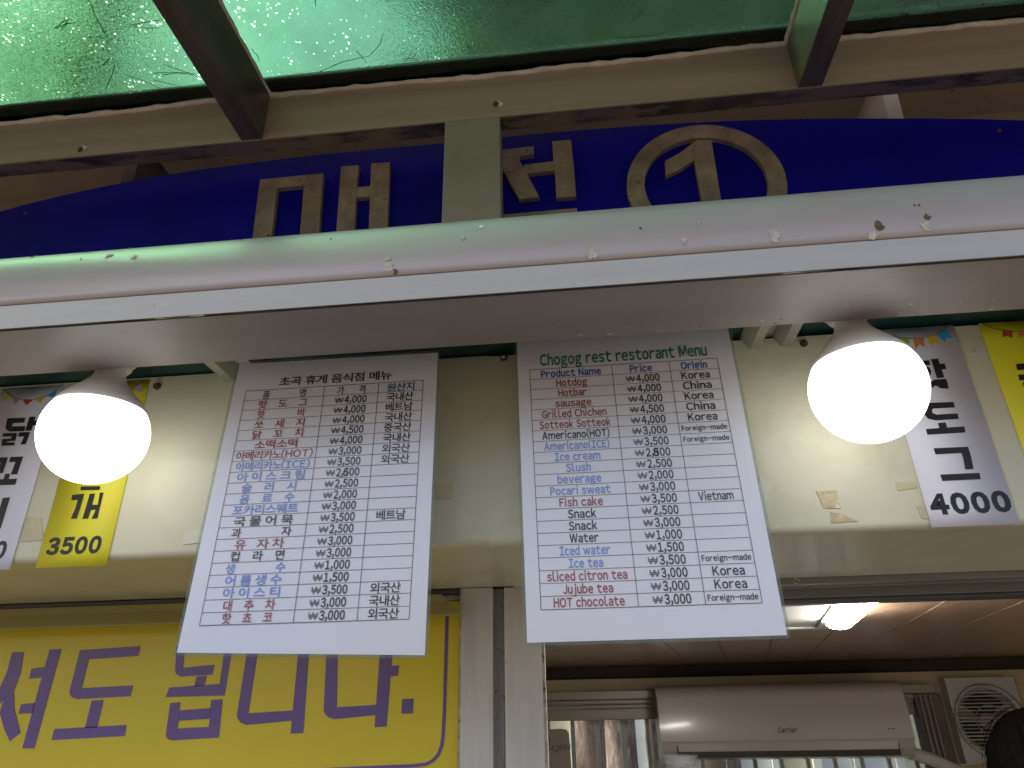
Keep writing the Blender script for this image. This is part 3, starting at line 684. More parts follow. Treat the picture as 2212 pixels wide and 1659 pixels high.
def make_menu(corner, colsT, colsB, zT, zB, Yf, label, title, names, prices, orgs, latin):
    (tl, tr, bl, br) = corner
    def P(rx, rz, off=0.):
        v = (tl[1]-rz)/(tl[1]-bl[1]); xl = tl[0]+(bl[0]-tl[0])*v; xr = tr[0]+(br[0]-tr[0])*v
        u = (rx-xl)/(xr-xl); Y = Yf(min(max(u, 0), 1), min(max(v, 0), 1.05)) - off
        return Vector((rx*Y, Y, Z(rz*Y)))
    def S(u, v, off=0.):
        rx = (tl[0]+(bl[0]-tl[0])*v)*(1-u) + (tr[0]+(br[0]-tr[0])*v)*u
        rz = (tl[1]+(bl[1]-tl[1])*v)*(1-u) + (tr[1]+(br[1]-tr[1])*v)*u
        Y = Yf(min(max(u, 0), 1), min(max(v, 0), 1.05)) - off
        return Vector((rx*Y, Y, Z(rz*Y)))
    base = S(.5, 0)
    t = thing('menu_sheet', base, label, 'menu')
    nu, nv = 16, 24
    def grid(u0, u1, v0, v1, off, name, m, th):
        mb = MB(); vs = [S(u0+(u1-u0)*i/nu, v0+(v1-v0)*j/nv, off) for j in range(nv+1) for i in range(nu+1)]
        mb.add(vs, [(j*(nu+1)+i, (j+1)*(nu+1)+i, (j+1)*(nu+1)+i+1, j*(nu+1)+i+1) for j in range(nv) for i in range(nu)], True)
        o = mb.build(name, m, t, fixn=False); s = o.modifiers.new('thickness', 'SOLIDIFY'); s.thickness = th; s.offset = 0; s.use_rim = False
        return o
    paper = grid(0, 1, 0, 1, 0, 'paper', M['paper'], .0003)
    e = .0135; e2 = .0095
    # clear laminate rim: ring of quads round the paper, rounded corners
    ring_i, ring_o = [], []
    N_ = 24
    def edge_pts(k, out):
        pass
    per = [(i/N_, 0) for i in range(N_)] + [(1, i/N_) for i in range(N_)] + [(1-i/N_, 1) for i in range(N_)] + [(0, 1-i/N_) for i in range(N_)]
    vs = []
    for (u, v) in per:
        du = -1 if u == 0 else (1 if u == 1 else 0); dv = -1 if v == 0 else (1 if v == 1 else 0)
        kk = .72 if du and dv else 1
        vs.append(S(u, v, 0)); vs.append(S(u+du*e*kk, v+dv*e2*kk, 0))
    n = len(per); mb = MB(); mb.add(vs, [(2*i, 2*i+1, 2*((i+1) % n)+1, 2*((i+1) % n)) for i in range(n)], True)
    o = mb.build('laminate_rim', M['film'], t); s = o.modifiers.new('thickness', 'SOLIDIFY'); s.thickness = .0006; s.offset = 0
    # table
    OFF = .0006
    def T(cx, r):   # column coordinate 0..3, row 0..21
        i = min(int(cx), 2); f = cx - i; q = r/ROWS
        a = colsT[i]+(colsB[i]-colsT[i])*q; b = colsT[i+1]+(colsB[i+1]-colsT[i+1])*q
        # a touch of sag: rows higher up are slightly closer together
        return P(a+(b-a)*f, zT+(zB-zT)*q, OFF)
    lines = MB(); hw = .0011
    def line(p0, p1, w2):
        "ribbon between two table points (col, row)"
        k = 12; vs = []
        dx = p1[0]-p0[0]; dy = p1[1]-p0[1]
        for i in range(k+1):
            q = i/k; c, r = p0[0]+dx*q, p0[1]+dy*q
            a = T(c, r)
            d = Vector((0, 0, w2)) if abs(dy) < 1e-6 else Vector((w2, 0, 0))
            vs += [a-d, a+d]
        lines.add(vs, [(2*i, 2*i+1, 2*i+3, 2*i+2) for i in range(k)])
    for r in range(ROWS+1): line((0, r), (3, r), .00030 if r in (0, ROWS) else .00022)
    for c in range(4): line((c, 0), (c, ROWS), .00028)
    lines.build('table_lines', M['ink_grey'], t)
    ink_m = {}
    def txt(body, inkn, c0, r, wfrac, hfrac, bold=.016, cxo=.5, dy=.47, lat=None):
        mb = ink_m.setdefault(inkn, MB())
        fn = lambda x, y: T(x, y)
        vs, fs = glyphs(body, bold)
        x0 = min(v[0] for v in vs); x1 = max(v[0] for v in vs); ya, yb = lat or (min(v[1] for v in vs), max(v[1] for v in vs))
        sx = wfrac/(x1-x0); sy = hfrac/(yb-ya)
        # column coordinate within column c0 only
        def F(x, y):
            cc = c0 + cxo + (x-(x0+x1)/2)*sx
            rr = r + dy - (y-(ya+yb)/2)*sy
            q = rr/ROWS; a = colsT[c0]+(colsB[c0]-colsT[c0])*q; b = colsT[c0+1]+(colsB[c0+1]-colsT[c0+1])*q
            return P(a+(b-a)*(cc-c0), zT+(zB-zT)*q, OFF*1.1)
        mb.add([F(x, y) for x, y in vs], fs)
    LC = box_of('H'); HC = box_of('핫')   # cap box of the latin and of the hangul glyphs
    for k, (s, c, wf) in enumerate(names):
        txt(s, c, 0, k+1, wf, .68 if latin else .82, .024 if latin else .013, lat=LC if latin else HC, dy=.5)
    for k, s in enumerate(prices):
        txt('₩', 'ink_grey', 1, k+1, .155, .56, -.006, cxo=.30, lat=box_of('H'), dy=.52)
        txt(s, K_, 1, k+1, .40, .70, .026, cxo=.60, lat=box_of('H'), dy=.5)
        if s == '2,500' and k == 7:
            txt('6' if not latin else '8', K_, 1, k+1, .085, .68, .035, cxo=.565, lat=box_of('H'), dy=.5)
    for k, s in orgs.items():
        wf = .90 if s == 'Foreign-made' else (.66 if s == 'Vietnam' else (.58 if latin else .60))
        txt(s, K_, 2, k+1, wf, (.44 if s == 'Foreign-made' else .68) if latin else .82, .020 if latin else .013, lat=LC if latin else HC, dy=.5)
    if latin:
        for c, s, wf in ((0, 'Product Name', .73), (1, 'Price', .38), (2, 'Origin', .54)): txt(s, 'ink_blue', c, 0, wf, .66, .034, lat=LC, dy=.52)
    else:
        for c, s, wf in ((0, '품              명', .54), (1, '가       격', .52), (2, '원산지', .62)): txt(s, 'ink_teal', c, 0, wf, .82, .016, lat=HC, dy=.52)
    # title
    body, inkn, x0r, x1r, zb_, zt_ = title
    mb = ink_m.setdefault(inkn, MB())
    vs, fs = glyphs(body, .026 if latin else .018)
    ax = min(v[0] for v in vs); bx = max(v[0] for v in vs); ya, yb = LC if latin else HC
    mb.add([P(x0r+(x-ax)/(bx-ax)*(x1r-x0r), zb_+(y-ya)/(yb-ya)*(zt_-zb_), OFF*1.1) for x, y in vs], fs)
    for kx, mb in ink_m.items(): mb.build('printed_text', M[kx], t, fixn=False, label=None)
    return t
make_menu(((-.565,.5497), (-.220,.5470), (-.5845,.0885), (-.2243,.0765)), (-.5457,-.4093,-.3174,-.2430), (-.5578,-.4176,-.3240,-.2487), .4978, .1245,
          lambda u, v: .626 - .008*v - .034*(1-u)**2*v**3 - .004*math.sin(PI*v)*u, 'laminated Korean menu sheet, its lower left corner curling forward', ('초곡 휴게 음식점 메뉴', 'ink_dkgreen', -.4893, -.2965, .5035, .5195), LEFT, PRICE, LORG, False)
make_menu(((-.0879,.5700), (.2545,.5740), (-.0829,.0888), (.2616,.0893)), (-.0678,.0640,.1549,.2302), (-.0625,.0715,.1620,.2369), .5045, .1312,
          lambda u, v: .636 - .006*v - .004*u*v**2 - .002*math.sin(PI*v), 'laminated English menu sheet headed Chogog rest restorant Menu', ('Chogog rest restorant Menu', 'ink_green', -.0505, .2158, .511, .5305), RIGHT, PRICE_R, RORG, True)

# ------------------------------------------------------------------ price strips on the header
def price_strip(rx0, rx1, rz0, rz1, m, label, texts, flags, name='price_strip'):
    Y = HY - (.0012 if rx0 < 0 else .0032)
    t = thing(name, Vector(((rx0+rx1)/2*Y, Y, Z(rz1*Y))), label, 'price sign', 'paper price strips taped to the cream header')
    mb = MB(); nv = 12; vs = []
    for j in range(nv+1):
        z = rz0+(rz1-rz0)*j/nv; dy = -.0002*math.sin(j*1.3)-.0002
        vs += [Vector((rx0*Y, Y+dy, Z(z*Y))), Vector((rx1*Y, Y+dy*.6, Z(z*Y)))]
    mb.add(vs, [(2*j, 2*j+1, 2*j+3, 2*j+2) for j in range(nv)], True); o = mb.build('paper', m, t)
    s = o.modifiers.new('thickness', 'SOLIDIFY'); s.thickness = .0004; s.offset = 0
    Yt = Y - .0009
    for body, px, py, wpx, hpx, bold, kor in texts:
        mb = MB(); c = ray(px, py); k = 1/1290.
        def fn(x, y): return Vector((x*Yt, Yt, Z(y*Yt)))
        put_text(mb, body, fn, c.x, c.z, wpx*k, hpx*k, bold)
        o_ = 0                                        # every character is a part of its own
        for ch in body:
            nv_ = len(one(chr(ord(ch)+0xFEE0) if ord(ch) < 127 else ch, bold, 3)[0]); g = MB()
            g.add(mb.v[o_:o_+nv_], [[i-o_ for i in f] for f in mb.f if o_ <= f[0] < o_+nv_]); o_ += nv_
            g.build('printed_letter' if ord(ch) > 127 else 'printed_digit', M['flag_black'], t, fixn=False)
    for col, pts in flags:
        mb = MB(); mb.extr([at(x, y, Yt) for x, y in pts], (0, .0003, 0)); mb.build('printed_flag' if col != 'string' else 'printed_string', M['flag_'+col] if col != 'string' else M['ink_grey'], t)
    return t
def swag(f, pts, w=1.0):
    out = []
    for (a, b) in zip(pts, pts[1:]):
        (x0, y0), (x1, y1) = f(*a), f(*b)
        out.append(('string', [(x0, y0-w/2), (x1, y1-w/2), (x1, y1+w/2), (x0, y0+w/2)]))
    return out
lw = price_strip(-.994, -.881, .216, .531, M['strip_white'], 'white paper price strip for 닭꼬치 at the left edge',
    [('4500', -44, 1190, 116, 38, .05, 0)],
    [('green', [z3(32,312), z3(75,355), z3(20,375)]), ('pink', [z3(80,360), z3(132,370), z3(95,402)]), ('red', [z3(145,370), z3(217,372), z3(170,407)]), ('yellow', [z3(220,370), z3(295,350), z3(262,392)]), ('blue', [z3(300,345), z3(370,307), z3(360,357)])]
    + swag(z3, [(15,300),(35,320),(75,350),(140,370),(215,371),(300,347),(365,312),(388,288)]))
ly = price_strip(-.839, -.723, .2165, .531, M['strip_yellow'], 'yellow paper price strip marked 3500 behind the left bulb',
    [('3500', 160, 1178, 116, 36, .05, 0)],
    [('magenta', [z3(828,310), z3(872,298), z3(848,330)]), ('violet', [z3(925,262), z3(872,294), z3(921,327)])] + swag(z3, [(800,318),(870,298),(925,262),(945,245)]))
rw = price_strip(.4795, .5945, .2235, .5365, M['strip_white'], 'white paper price strip reading 핫도그 4000',
    [('4000', 2095, 1086, 138, 40, .055, 0)],
    [('blue', [z4(515,168), z4(575,185), z4(560,212), z4(548,195), z4(520,192)]), ('green', [z4(588,195), z4(650,200), z4(646,240), z4(620,222), z4(606,232)]), ('orange', [z4(670,198), z4(735,194), z4(742,252), z4(710,234), z4(688,262)]), ('yellow', [z4(748,190), z4(800,178), z4(832,232), z4(795,222), z4(785,250)]), ('blue', [z4(815,175), z4(870,150), z4(908,196), z4(868,196), z4(862,220)])]
    + swag(z4, [(480,145),(515,172),(580,192),(660,200),(745,192),(815,175),(865,145),(880,125)]))
ry = price_strip(.632, .748, .2235, .5365, M['strip_yellow'], 'yellow paper price strip at the right edge of the header',
    [('2500', 2310, 1086, 138, 40, .05, 0)],
    [('red', [z4(1202,148), z4(1262,158), z4(1262,198), z4(1232,184), z4(1205,192)]), ('orange', [z4(1295,158), z4(1345,154), z4(1342,200), z4(1318,182), z4(1300,198)])] + swag(z4, [(1085,112),(1140,138),(1200,150),(1290,158),(1345,154)]))

def cut(t, fn, left, *polys):
    "one heavy printed hangul character, cut as flat strokes"
    Yt = HY - (.0021 if left else .0041); mb = MB()
    for p in polys: mb.add([at(*fn(*q), Yt) for q in p], [list(range(len(p)))])
    mb.build('printed_letter', M['flag_black'], t)
cut(lw, z3, 1, [(48,492),(165,489),(158,521),(86,524),(74,546),(165,544),(158,577),(62,580),(38,566),(36,545)], [(192,484),(232,482),(205,573),(164,575)], [(223,509),(242,507),(236,538),(214,540)],
    [(20,590),(113,587),(100,640),(46,643),(42,650),(98,650),(92,670),(8,672),(14,628),(70,625),(76,611),(14,613)], [(124,585),(197,582),(168,662),(133,664),(157,611),(117,613)])
cut(lw, z3, 1, [(68,745),(152,742),(112,858),(70,860),(101,777),(60,779)], [(-25,750),(52,747),(18,850),(-20,852),(5,779),(-32,781)], [(-40,893),(22,890),(34,856),(66,854),(56,889),(112,886),(100,926),(-50,931)])
cut(lw, z3, 1, [(18,1012),(66,1008),(4,1212),(-42,1216)])
cut(ly, z3, 1, [(528,938),(654,936),(650,960),(524,962)])
cut(ly, z3, 1, [(472,992),(550,985),(528,1062),(500,1147),(462,1147),(492,1080),(508,1024),(464,1027)], [(586,986),(620,983),(602,1058),(638,1056),(652,978),(676,976),(636,1146),(597,1148),(626,1088),(594,1090),(576,1146),(538,1149)])
cut(rw, z4, 0, [(778,322),(820,320),(830,350),(860,349),(870,382),(841,384),(858,432),(814,436)], [(795,445),(868,440),(876,462),(884,498),(838,497),(806,480),(772,500),(766,470)], [(715,334),(768,330),(773,358),(722,362)], [(728,370),(765,368),(780,395),(770,430),(735,434),(718,402)])
cut(rw, z4, 0, [(752,583),(912,577),(921,610),(790,616),(783,628),(786,641),(810,652),(936,645),(943,678),(806,687),(760,676),(737,650),(733,608)], [(819,702),(865,698),(874,729),(976,722),(983,758),(757,772),(747,738),(828,732)])
cut(rw, z4, 0, [(793,852),(998,843),(1016,900),(1031,975),(982,977),(971,915),(960,879),(805,888)])
cut(rw, z4, 0, [(833,1008),(1065,998),(1074,1035),(845,1046)])
cut(ry, z4, 0, [(1362,325),(1402,322),(1400,350),(1446,392),(1408,410),(1372,374),(1322,386),(1290,388),(1282,352),(1336,347)], [(1296,415),(1480,406),(1486,440),(1303,449)], [(1322,462),(1452,455),(1470,500),(1362,508),(1366,522),(1480,515),(1486,540),(1345,550),(1332,492),(1436,484),(1433,478),(1328,484)])
# ------------------------------------------------------------------ yellow banner
BNY = .944
ban = thing('window_banner', (-.9, BNY, Z(-.1)), 'yellow banner with big purple Korean lettering and a purple border behind the window', 'banner')
bx1 = at(990, 1500, BNY).x
MB().box(XL+.02, bx1, BNY, BNY+.0012, Z(-.60), Z(.139)).build('banner_cloth', M['banner'], ban)
def c5(x, y): return (x*.5, 1110.4+y*.5)
def stroke_poly(pts, w):
    L_, R_2 = [], []
    for i, p in enumerate(pts):
        a = Vector(pts[max(i-1, 0)]); b = Vector(pts[min(i+1, len(pts)-1)]); t = (b-a).normalized(); n = Vector((-t.y, t.x))*w/2
        L_.append((p[0]+n.x, p[1]+n.y)); R_2.append((p[0]-n.x, p[1]-n.y))
    return L_, R_2
def flat(polys, fn, name, m, par, Y):
    mb = MB()
    for p in polys:
        mb.extr([at(*fn(*q), Y) for q in p], (0, .0, 0)) if 0 else mb.add([at(*fn(*q), Y) for q in p], [list(range(len(p)))])
    mb.build(name, m, par)
LYb = BNY - .0006
flat([[(52,597),(103,597),(88,690),(62,760),(15,800),(-60,900),(-120,960),(-150,930),(-80,850),(-10,770),(30,680)],
      [(15,800),(60,765),(62,840),(88,945),(42,982),(18,930),(-2,860)],
      [(213,586),(265,583),(148,1012),(95,1013)], [(135,668),(193,661),(182,706),(125,712)], [(90,822),(152,816),(141,860),(79,864)]], c5, 'letter', M['purple'], ban, LYb)
flat([[(345,588),(607,570),(597,613),(384,628)], [(345,588.5),(384,628.5),(353,752),(330,799),(312,793),(301,780),(300,765)], [(353,752.5),(575,740),(563,787),(331,800)],
      [(396,806),(448,803),(419,922),(366,926)], [(234,929),(546,911),(538,959),(222,977)]], c5, 'letter', M['purple'], ban, LYb)
flat([[(762,570),(800,568),(790,664),(776,702),(760,690),(756,676)], [(790.5,664.5),(927,651),(917,694),(776.5,702.5)], [(795,540),(940,530),(930,575),(792,585)],
      [(849,702),(893,698),(882,740),(838,746)], [(730,750),(948,734),(936,785),(716,791)], [(976,540),(1010,538),(970,784),(936.5,785.5),(948.5,733)],
      [(735,816),(780,813),(774,848),(772,893),(766,926),(745,978),(728,975),(717,962),(716,950)], [(774.5,848.5),(912,838),(905,885),(772.5,893.5)], [(912,804),(962,800),(945,966),(897,969),(905.5,884.5)], [(766.5,926.5),(901,920),(897,968.5),(746,978.5)]], c5, 'letter', M['purple'], ban, LYb)
flat([[(1072,560),(1120,556),(1073,860),(1064,911),(1040,902),(1026,885),(1023,868)], [(1073.5,860.5),(1264,849),(1258,893),(1064.5,911.5)], [(1292,555),(1338,552),(1310,946),(1255,949)]], c5, 'letter', M['purple'], ban, LYb)
flat([[(1412,560),(1460,556),(1455,835),(1443,886),(1418,878),(1402,862),(1398,845)], [(1455.5,835.5),(1626,824),(1622,869),(1443.5,886.5)], [(1644,552),(1700,548),(1670,918),(1618,921)], [(1692,656),(1725,653),(1719,698),(1687,702)]], c5, 'letter', M['purple'], ban, LYb)
flat([[(1738,800),(1787,797),(1783,862),(1733,862)]], c5, 'letter', M['purple'], ban, LYb)
bp = [(1932,425),(1926,640),(1920,850),(1914,960),(1908,1003),(1893,1040),(1870,1066),(1838,1082),(1780,1088),(1500,1100),(900,1126),(0,1160),(-400,1175)]
Ls, Rs = stroke_poly(bp, 15)
mb = MB(); n = len(bp); mb.add([at(*c5(*q), LYb) for q in Ls] + [at(*c5(*q), LYb) for q in Rs], [(i, i+1, i+1+n, i+n) for i in range(n-1)]); mb.build('border_line', M['purple'], ban)
# ------------------------------------------------------------------ inside the kiosk
# rear window
rw_ = MB()
rw_.box(WX0, WX1, 2.80, 2.86, Z(.046), WZ1); rear = rw_.build('rear_window_frame', M['inframe'], kiosk, bevel=.002)
for (y0, y1, z0, z1) in ((2.812, 2.86, .030, .0455), (2.822, 2.86, .016, .0295), (2.828, 2.86, -.022, .0155)):
    MB().box(WX0, WX1, y0, y1, Z(z0), Z(z1)).build('frame_rail', M['inframe'], rear, bevel=.0025)
MB().box(WX1-.075, WX1+.012, 2.805, 2.859, WZ0, Z(.0455)).build('frame_jamb', M['injamb'], rear, bevel=.002)
for x in (WX1-.062, WX1-.045, WX1-.028):
    MB().box(x, x+.004, 2.797, 2.805, WZ0, Z(.04)).build('jamb_fin', M['inframe'], rear)
MB().box(WX0, WX1-.075, 2.84, 2.843, WZ0, Z(-.022)).build('glass_pane', M['glass'], rear)
bars = thing('window_bars', (0, 2.97, WZ0), 'white vertical security bars outside the rear window', 'window bars')
x = -.56
while x < 1.2:
    MB().box(x, x+.016, 2.965, 2.98, WZ0-.05, Z(.12)).build('bar', M['white'], bars, bevel=.002); x += .0945
for z in (-.05, WZ0-H-.03+.0): MB().box(-.6, 1.22, 2.981, 2.99, Z(z if z == -.05 else z), Z(z)+.02).build('cross_bar', M['white'], bars) if z != -.05 else None
# air conditioner
ax0, ax1 = at(1424, 1560, 2.64).x, at(1968, 1560, 2.64).x
aT, aB = Z(.0315*2.70), Z(-.0555*2.66)
ac = thing('air_conditioner', ((ax0+ax1)/2, 2.83, aB), 'off-white split air conditioner high on the rear wall', 'air conditioner')
def ac_prof(t, b):
    out = [(2.835, t)]
    for i in range(9):
        a = PI/2*i/8; out.append((2.700-.052*math.sin(a), t-.040*(1-math.cos(a))))
    for i in range(1, 7): q = i/6; out.append((2.648-.011*math.sin(q*PI/2), t-.040-(t-.040-b-.055)*q))
    return out
body = ac_prof(aT, aB) + [(2.646, aB+.030), (2.665, aB+.008), (2.70, aB), (2.835, aB)]
mb = MB(); mb.profx([(a+.004, b) for a, b in body], ax0+.004, ax1-.004, False); mb.build('casing', M['ac'], ac, bevel=.006)
pan = ac_prof(aT-.002, aB)
mb = MB(); mb.profx(pan + [(2.70, aB+.055), (2.70, aT-.01)], ax0, ax1, False); o = mb.build('front_panel', M['ac'], ac, bevel=.005)
for pl in o.data.polygons: pl.use_smooth = len(pl.vertices) == 4
o.data.set_sharp_from_angle(angle=math.radians(40))
lx0, lx1 = ax0+.055, ax1-.055
MB().profx([(2.6395, aB+.0525), (2.6425, aB+.031), (2.653, aB+.014), (2.66, aB+.016), (2.66, aB+.0525)], lx0, lx1).build('air_flap', M['ac'], ac, bevel=.0015)
MB().box(lx0-.004, lx1+.004, 2.6445, 2.66, aB+.0098, aB+.0545).build('flap_gap', M['ac_dark'], ac)
mb = MB()
lg0, lg1 = at(1681, 1583, 2.6365), at(1722, 1578, 2.6365)
put_text(mb, 'Carrier', lambda x, y: Vector((x, 2.6345, y)), (lg0.x+lg1.x)/2, at(1700, 1577, 2.6365).z, .064, .016, .012, lat=box_of('H'))
mb.v = [Vector((v.x + (v.z-at(1700, 1577, 2.6365).z)*.3, v.y, v.z)) for v in mb.v]
mb.build('logo', M['logo'], ac, fixn=False)
for k in (0, 1): MB().box(at(1919+k*9, 1575, 2.6365).x, at(1919+k*9, 1575, 2.6365).x+.006, 2.634, 2.6375, at(1919, 1575, 2.64).z, at(1919, 1575, 2.64).z+.003).build('indicator', M['logo'], ac)
# drain pipe wrapped in white tape, from the unit down to the right
p0 = at(1962, 1625, 2.74); p1 = at(2010, 1640, 2.76); p2 = at(2075, 1668, 2.78); p3 = at(2160, 1720, 2.80)
MB().tube([p0+Vector((-.05,0,.02)), p0, p1, p2, p3, p3+Vector((.3,0,-.5))], .021, 12).build('pipe', M['white'], ac)
# exhaust fan
fx0, fx1 = at(2040, 1467, 2.80).x, at(2189, 1460, 2.80).x; fz1 = Z(.0335*2.80); fz0 = Z(-.062*2.80)
fan = thing('exhaust_fan', ((fx0+fx1)/2, 2.845, fz0), 'square white exhaust fan with greasy slatted grille', 'exhaust fan')
fcx, fcz = (fx0+fx1)/2, (fz0+fz1)/2 - .006; FR = .105
# plate with a round hole
mb = MB(); n = 48; vs = []
for k in range(n):
    a = 2*PI*k/n; c_, s_ = math.cos(a), math.sin(a); q = max(abs(c_), abs(s_))
    hw_, hh = (fx1-fx0)/2, (fz1-fz0)/2
    vs += [Vector((fcx+FR*c_, 2.80, fcz+FR*s_)), Vector(((fx0+fx1)/2+hw_*c_/q, 2.80, (fz0+fz1)/2+hh*s_/q)), Vector(((fx0+fx1)/2+hw_*c_/q, 2.849, (fz0+fz1)/2+hh*s_/q)), Vector((fcx+FR*c_, 2.849, fcz+FR*s_))]
mb.add(vs, [(4*k+j, 4*((k+1) % n)+j, 4*((k+1) % n)+(j+1) % 4, 4*k+(j+1) % 4) for k in range(n) for j in range(4)]); mb.build('plate', M['fan'], fan, bevel=.003)
mb = MB(); disc(mb, (fcx, 2.846, fcz), FR, .002, 40); mb.build('dark_duct', M['black'], fan)
mb = MB(); pts = [Vector((fcx+.098*math.cos(a), 2.83, fcz+.098*math.sin(a))) for a in [2*PI*k/40 for k in range(41)]]
mb.tube(pts, .012, 8); mb.build('fan_ring', M['fan_dirty'], fan)
for k in range(5):
    a0 = 2*PI*k/5+.3; mb = MB(); pts = []
    for (r, da, y) in ((.02, -.3, 2.835), (.085, -.38, 2.838), (.092, 0, 2.83), (.085, .35, 2.822), (.02, .4, 2.828)):
        pts.append(Vector((fcx+r*math.cos(a0+da), y, fcz+r*math.sin(a0+da))))
    mb.extr(pts, (0, .002, 0)); mb.build('fan_blade', M['fan_dirty'] if k in (0, 2, 4) else M['black'], fan)
mb = MB(); disc(mb, (fcx, 2.822, fcz), .026, .02, 24); mb.build('fan_hub', M['fan_dirty'], fan, bevel=.003)
for k in range(21):
    dz = -.112 + k*.0112; hw_ = math.sqrt(max(0, .118**2-dz*dz))
    if hw_ < .01: continue
    MB().box(fcx-hw_, fcx+hw_, 2.795, 2.7985, fcz+dz-.0016, fcz+dz+.0016).build('grille_slat', M['fan'] if k % 4 else M['fan_dirty'], fan)
for r in (.05, .117):
    MB().tube([Vector((fcx+r*math.cos(a), 2.7935, fcz+r*math.sin(a))) for a in [2*PI*k/36 for k in range(37)]], .002, 6).build('grille_ring', M['fan_dirty'], fan)
MB().tube([Vector((fcx-.02, 2.79, fcz-.09)), Vector((fcx-.09, 2.782, fcz-.125)), Vector((fcx-.14, 2.788, fcz-.13))], .0025, 6).build('pull_cord', M['white'], fan)
# ceiling tube light, running front to back
e0 = ray(1812, 1356); tt = .135/e0.z; ex, ey = e0.x*tt, e0.y*tt
lt = thing('ceiling_light', (ex, ey-.3, Z(.155)), 'lit white tube light fixed along the wooden ceiling inside', 'ceiling light')
skew(MB().box(ex-.024, ex+.024, ey-.37, ey-.01, Z(.1505), Z(.1545)), ey).build('lamp_body', M['white'], lt, bevel=.003)
def cyl(xc, zc, r, y0, y1, n=20):
    mb = MB(); pts = [(r*.55, y1), (r*.85, y1-.008), (r, y1-.022), (r, y0+.01), (r*.6, y0)]
    vs = []
    for rr, y in pts:
        for k in range(n): vs.append((xc+rr*math.cos(2*PI*k/n), y, zc+rr*.45*math.sin(2*PI*k/n)))
    mb.add(vs, [(i*n+k, i*n+(k+1) % n, (i+1)*n+(k+1) % n, (i+1)*n+k) for i in range(len(pts)-1) for k in range(n)], True)
    mb.add(vs[:n], [list(range(n))]); mb.add(vs[-n:], [list(range(n))]); return mb
skew(cyl(ex, Z(.1405), .024, ey-.37, ey-.0), ey).build('diffuser', M['tube_glow'], lt)
# buff card with handwriting
cd = thing('notice_card', at(1200, 1680, 2.79), 'buff card with rounded corner and handwritten numbers beside the window post', 'card')
cp = [(1120,1740),(1120,1578),(1180,1576),(1214,1574),(1224,1577),(1229,1585),(1240,1740)]
mb = MB(); mb.extr([at(x, y, 2.79) for x, y in cp], (0, .006, 0)); mb.build('board', M['card'], cd, bevel=.001)
mb = MB()
for s, px, py, wp in (('542', 1193, 1617, 26), ('644', 1221, 1614, 22), ('8', 1187, 1601, 5)):
    c = at(px, py, 2.788); put_text(mb, s, lambda x, y: Vector((x+(y-c.z)*.2, 2.7885, y)), c.x, c.z, wp*.0019, .020, .0)
mb.build('handwriting', M['logo'], cd, fixn=False)
# cabinet and stack of cups
MB().box(-.1, .75, 1.85, 2.35, FL, Z(-.42)).build('cabinet_body', M['white'], None, bevel=.004)
cab = bpy.data.objects['cabinet_body']; cab.name = 'storage_cabinet'; tag(cab, 'white storage cabinet inside the kiosk under the plastic cups', 'cabinet')
cc = at(1464, 1632, 2.0)
first = None
for k in range(5):
    zt_ = cc.z - k*.012; 
    b0 = thing('plastic_cup', (cc.x, cc.y, zt_-.12), ('clear plastic cup at the top of the nested stack below the air conditioner' if k == 0 else 'clear plastic cup nested inside the stack below the air conditioner, %s' % ('second from its top', 'third from its top', 'fourth from its top', 'at its bottom')[k-1]), 'plastic cup', 'nested clear plastic cups')
    MB().lathe((cc.x, cc.y, zt_), [(.030, -.12), (.045, -.004), (.049, -.003), (.0495, .0), (.047, .001), (.044, -.004), (.029, -.118)], 32, cap=False).build('cup_wall', M['cup'], b0)
# the stack stands on an upturned pot stand
mb = MB(); mb.lathe((cc.x, cc.y, 0), [(.06, Z(-.42)), (.06, Z(-.41)), (.027, Z(-.40)), (.027, cc.z-.17)], 24)
o = mb.build('cup_holder', M['white'], None); tag(o, 'slim white cup holder standing under the cup stack', 'cup holder')

# person: only the black hair shows at the lower right
pc = at(2270, 1690, 1.6)
per = thing('person', (pc.x, pc.y, FL), 'person with black hair seen from behind at the lower right, inside the kiosk', 'person')
def skinned(name, joints, edges, m, sub=2):
    me = bpy.data.meshes.new(name); o0 = per.location
    me.from_pydata([Vector(j[:3]) - Vector((0, 0, 0)) for j in joints], edges, []); o = bpy.data.objects.new(name, me); COL.objects.link(o); o.parent = per
    s = o.modifiers.new('skin', 'SKIN')
    for v, j in zip(me.skin_vertices[0].data, joints): v.radius = (j[3], j[3] if len(j) < 5 else j[4])
    me.skin_vertices[0].data[0].use_root = True
    u = o.modifiers.new('sub', 'SUBSURF'); u.levels = sub; u.render_levels = sub; me.materials.append(m); return o
hz = pc.z - FL     # head centre above the kiosk floor
J = [(0,0,.90,.15,.11),(0,0,1.08,.13,.10),(0,0,1.28,.17,.11),(0,0,hz-.24,.09,.08),(0,.0,hz-.15,.055,.055),(0,.0,hz-.03,.07,.085),(0,.0,hz+.04,.065,.08),
     (-.17,0,hz-.27,.055),(-.24,.02,1.14,.042),(-.20,-.16,.98,.032),(-.16,-.25,.97,.028),
     (.17,0,hz-.27,.055),(.24,.02,1.14,.042),(.20,-.16,.98,.032),(.16,-.25,.97,.028),
     (-.10,0,.84,.085),(-.11,.0,.46,.06),(-.11,-.01,.08,.04),(-.11,.12,.04,.035),(.10,0,.84,.085),(.11,0,.46,.06),(.11,-.01,.08,.04),(.11,.12,.04,.035)]
Ed = [(0,1),(1,2),(2,3),(3,4),(4,5),(5,6),(3,7),(7,8),(8,9),(9,10),(3,11),(11,12),(12,13),(13,14),(0,15),(15,16),(16,17),(17,18),(0,19),(19,20),(20,21),(21,22)]
skinned('body', J, Ed, M['skin'])
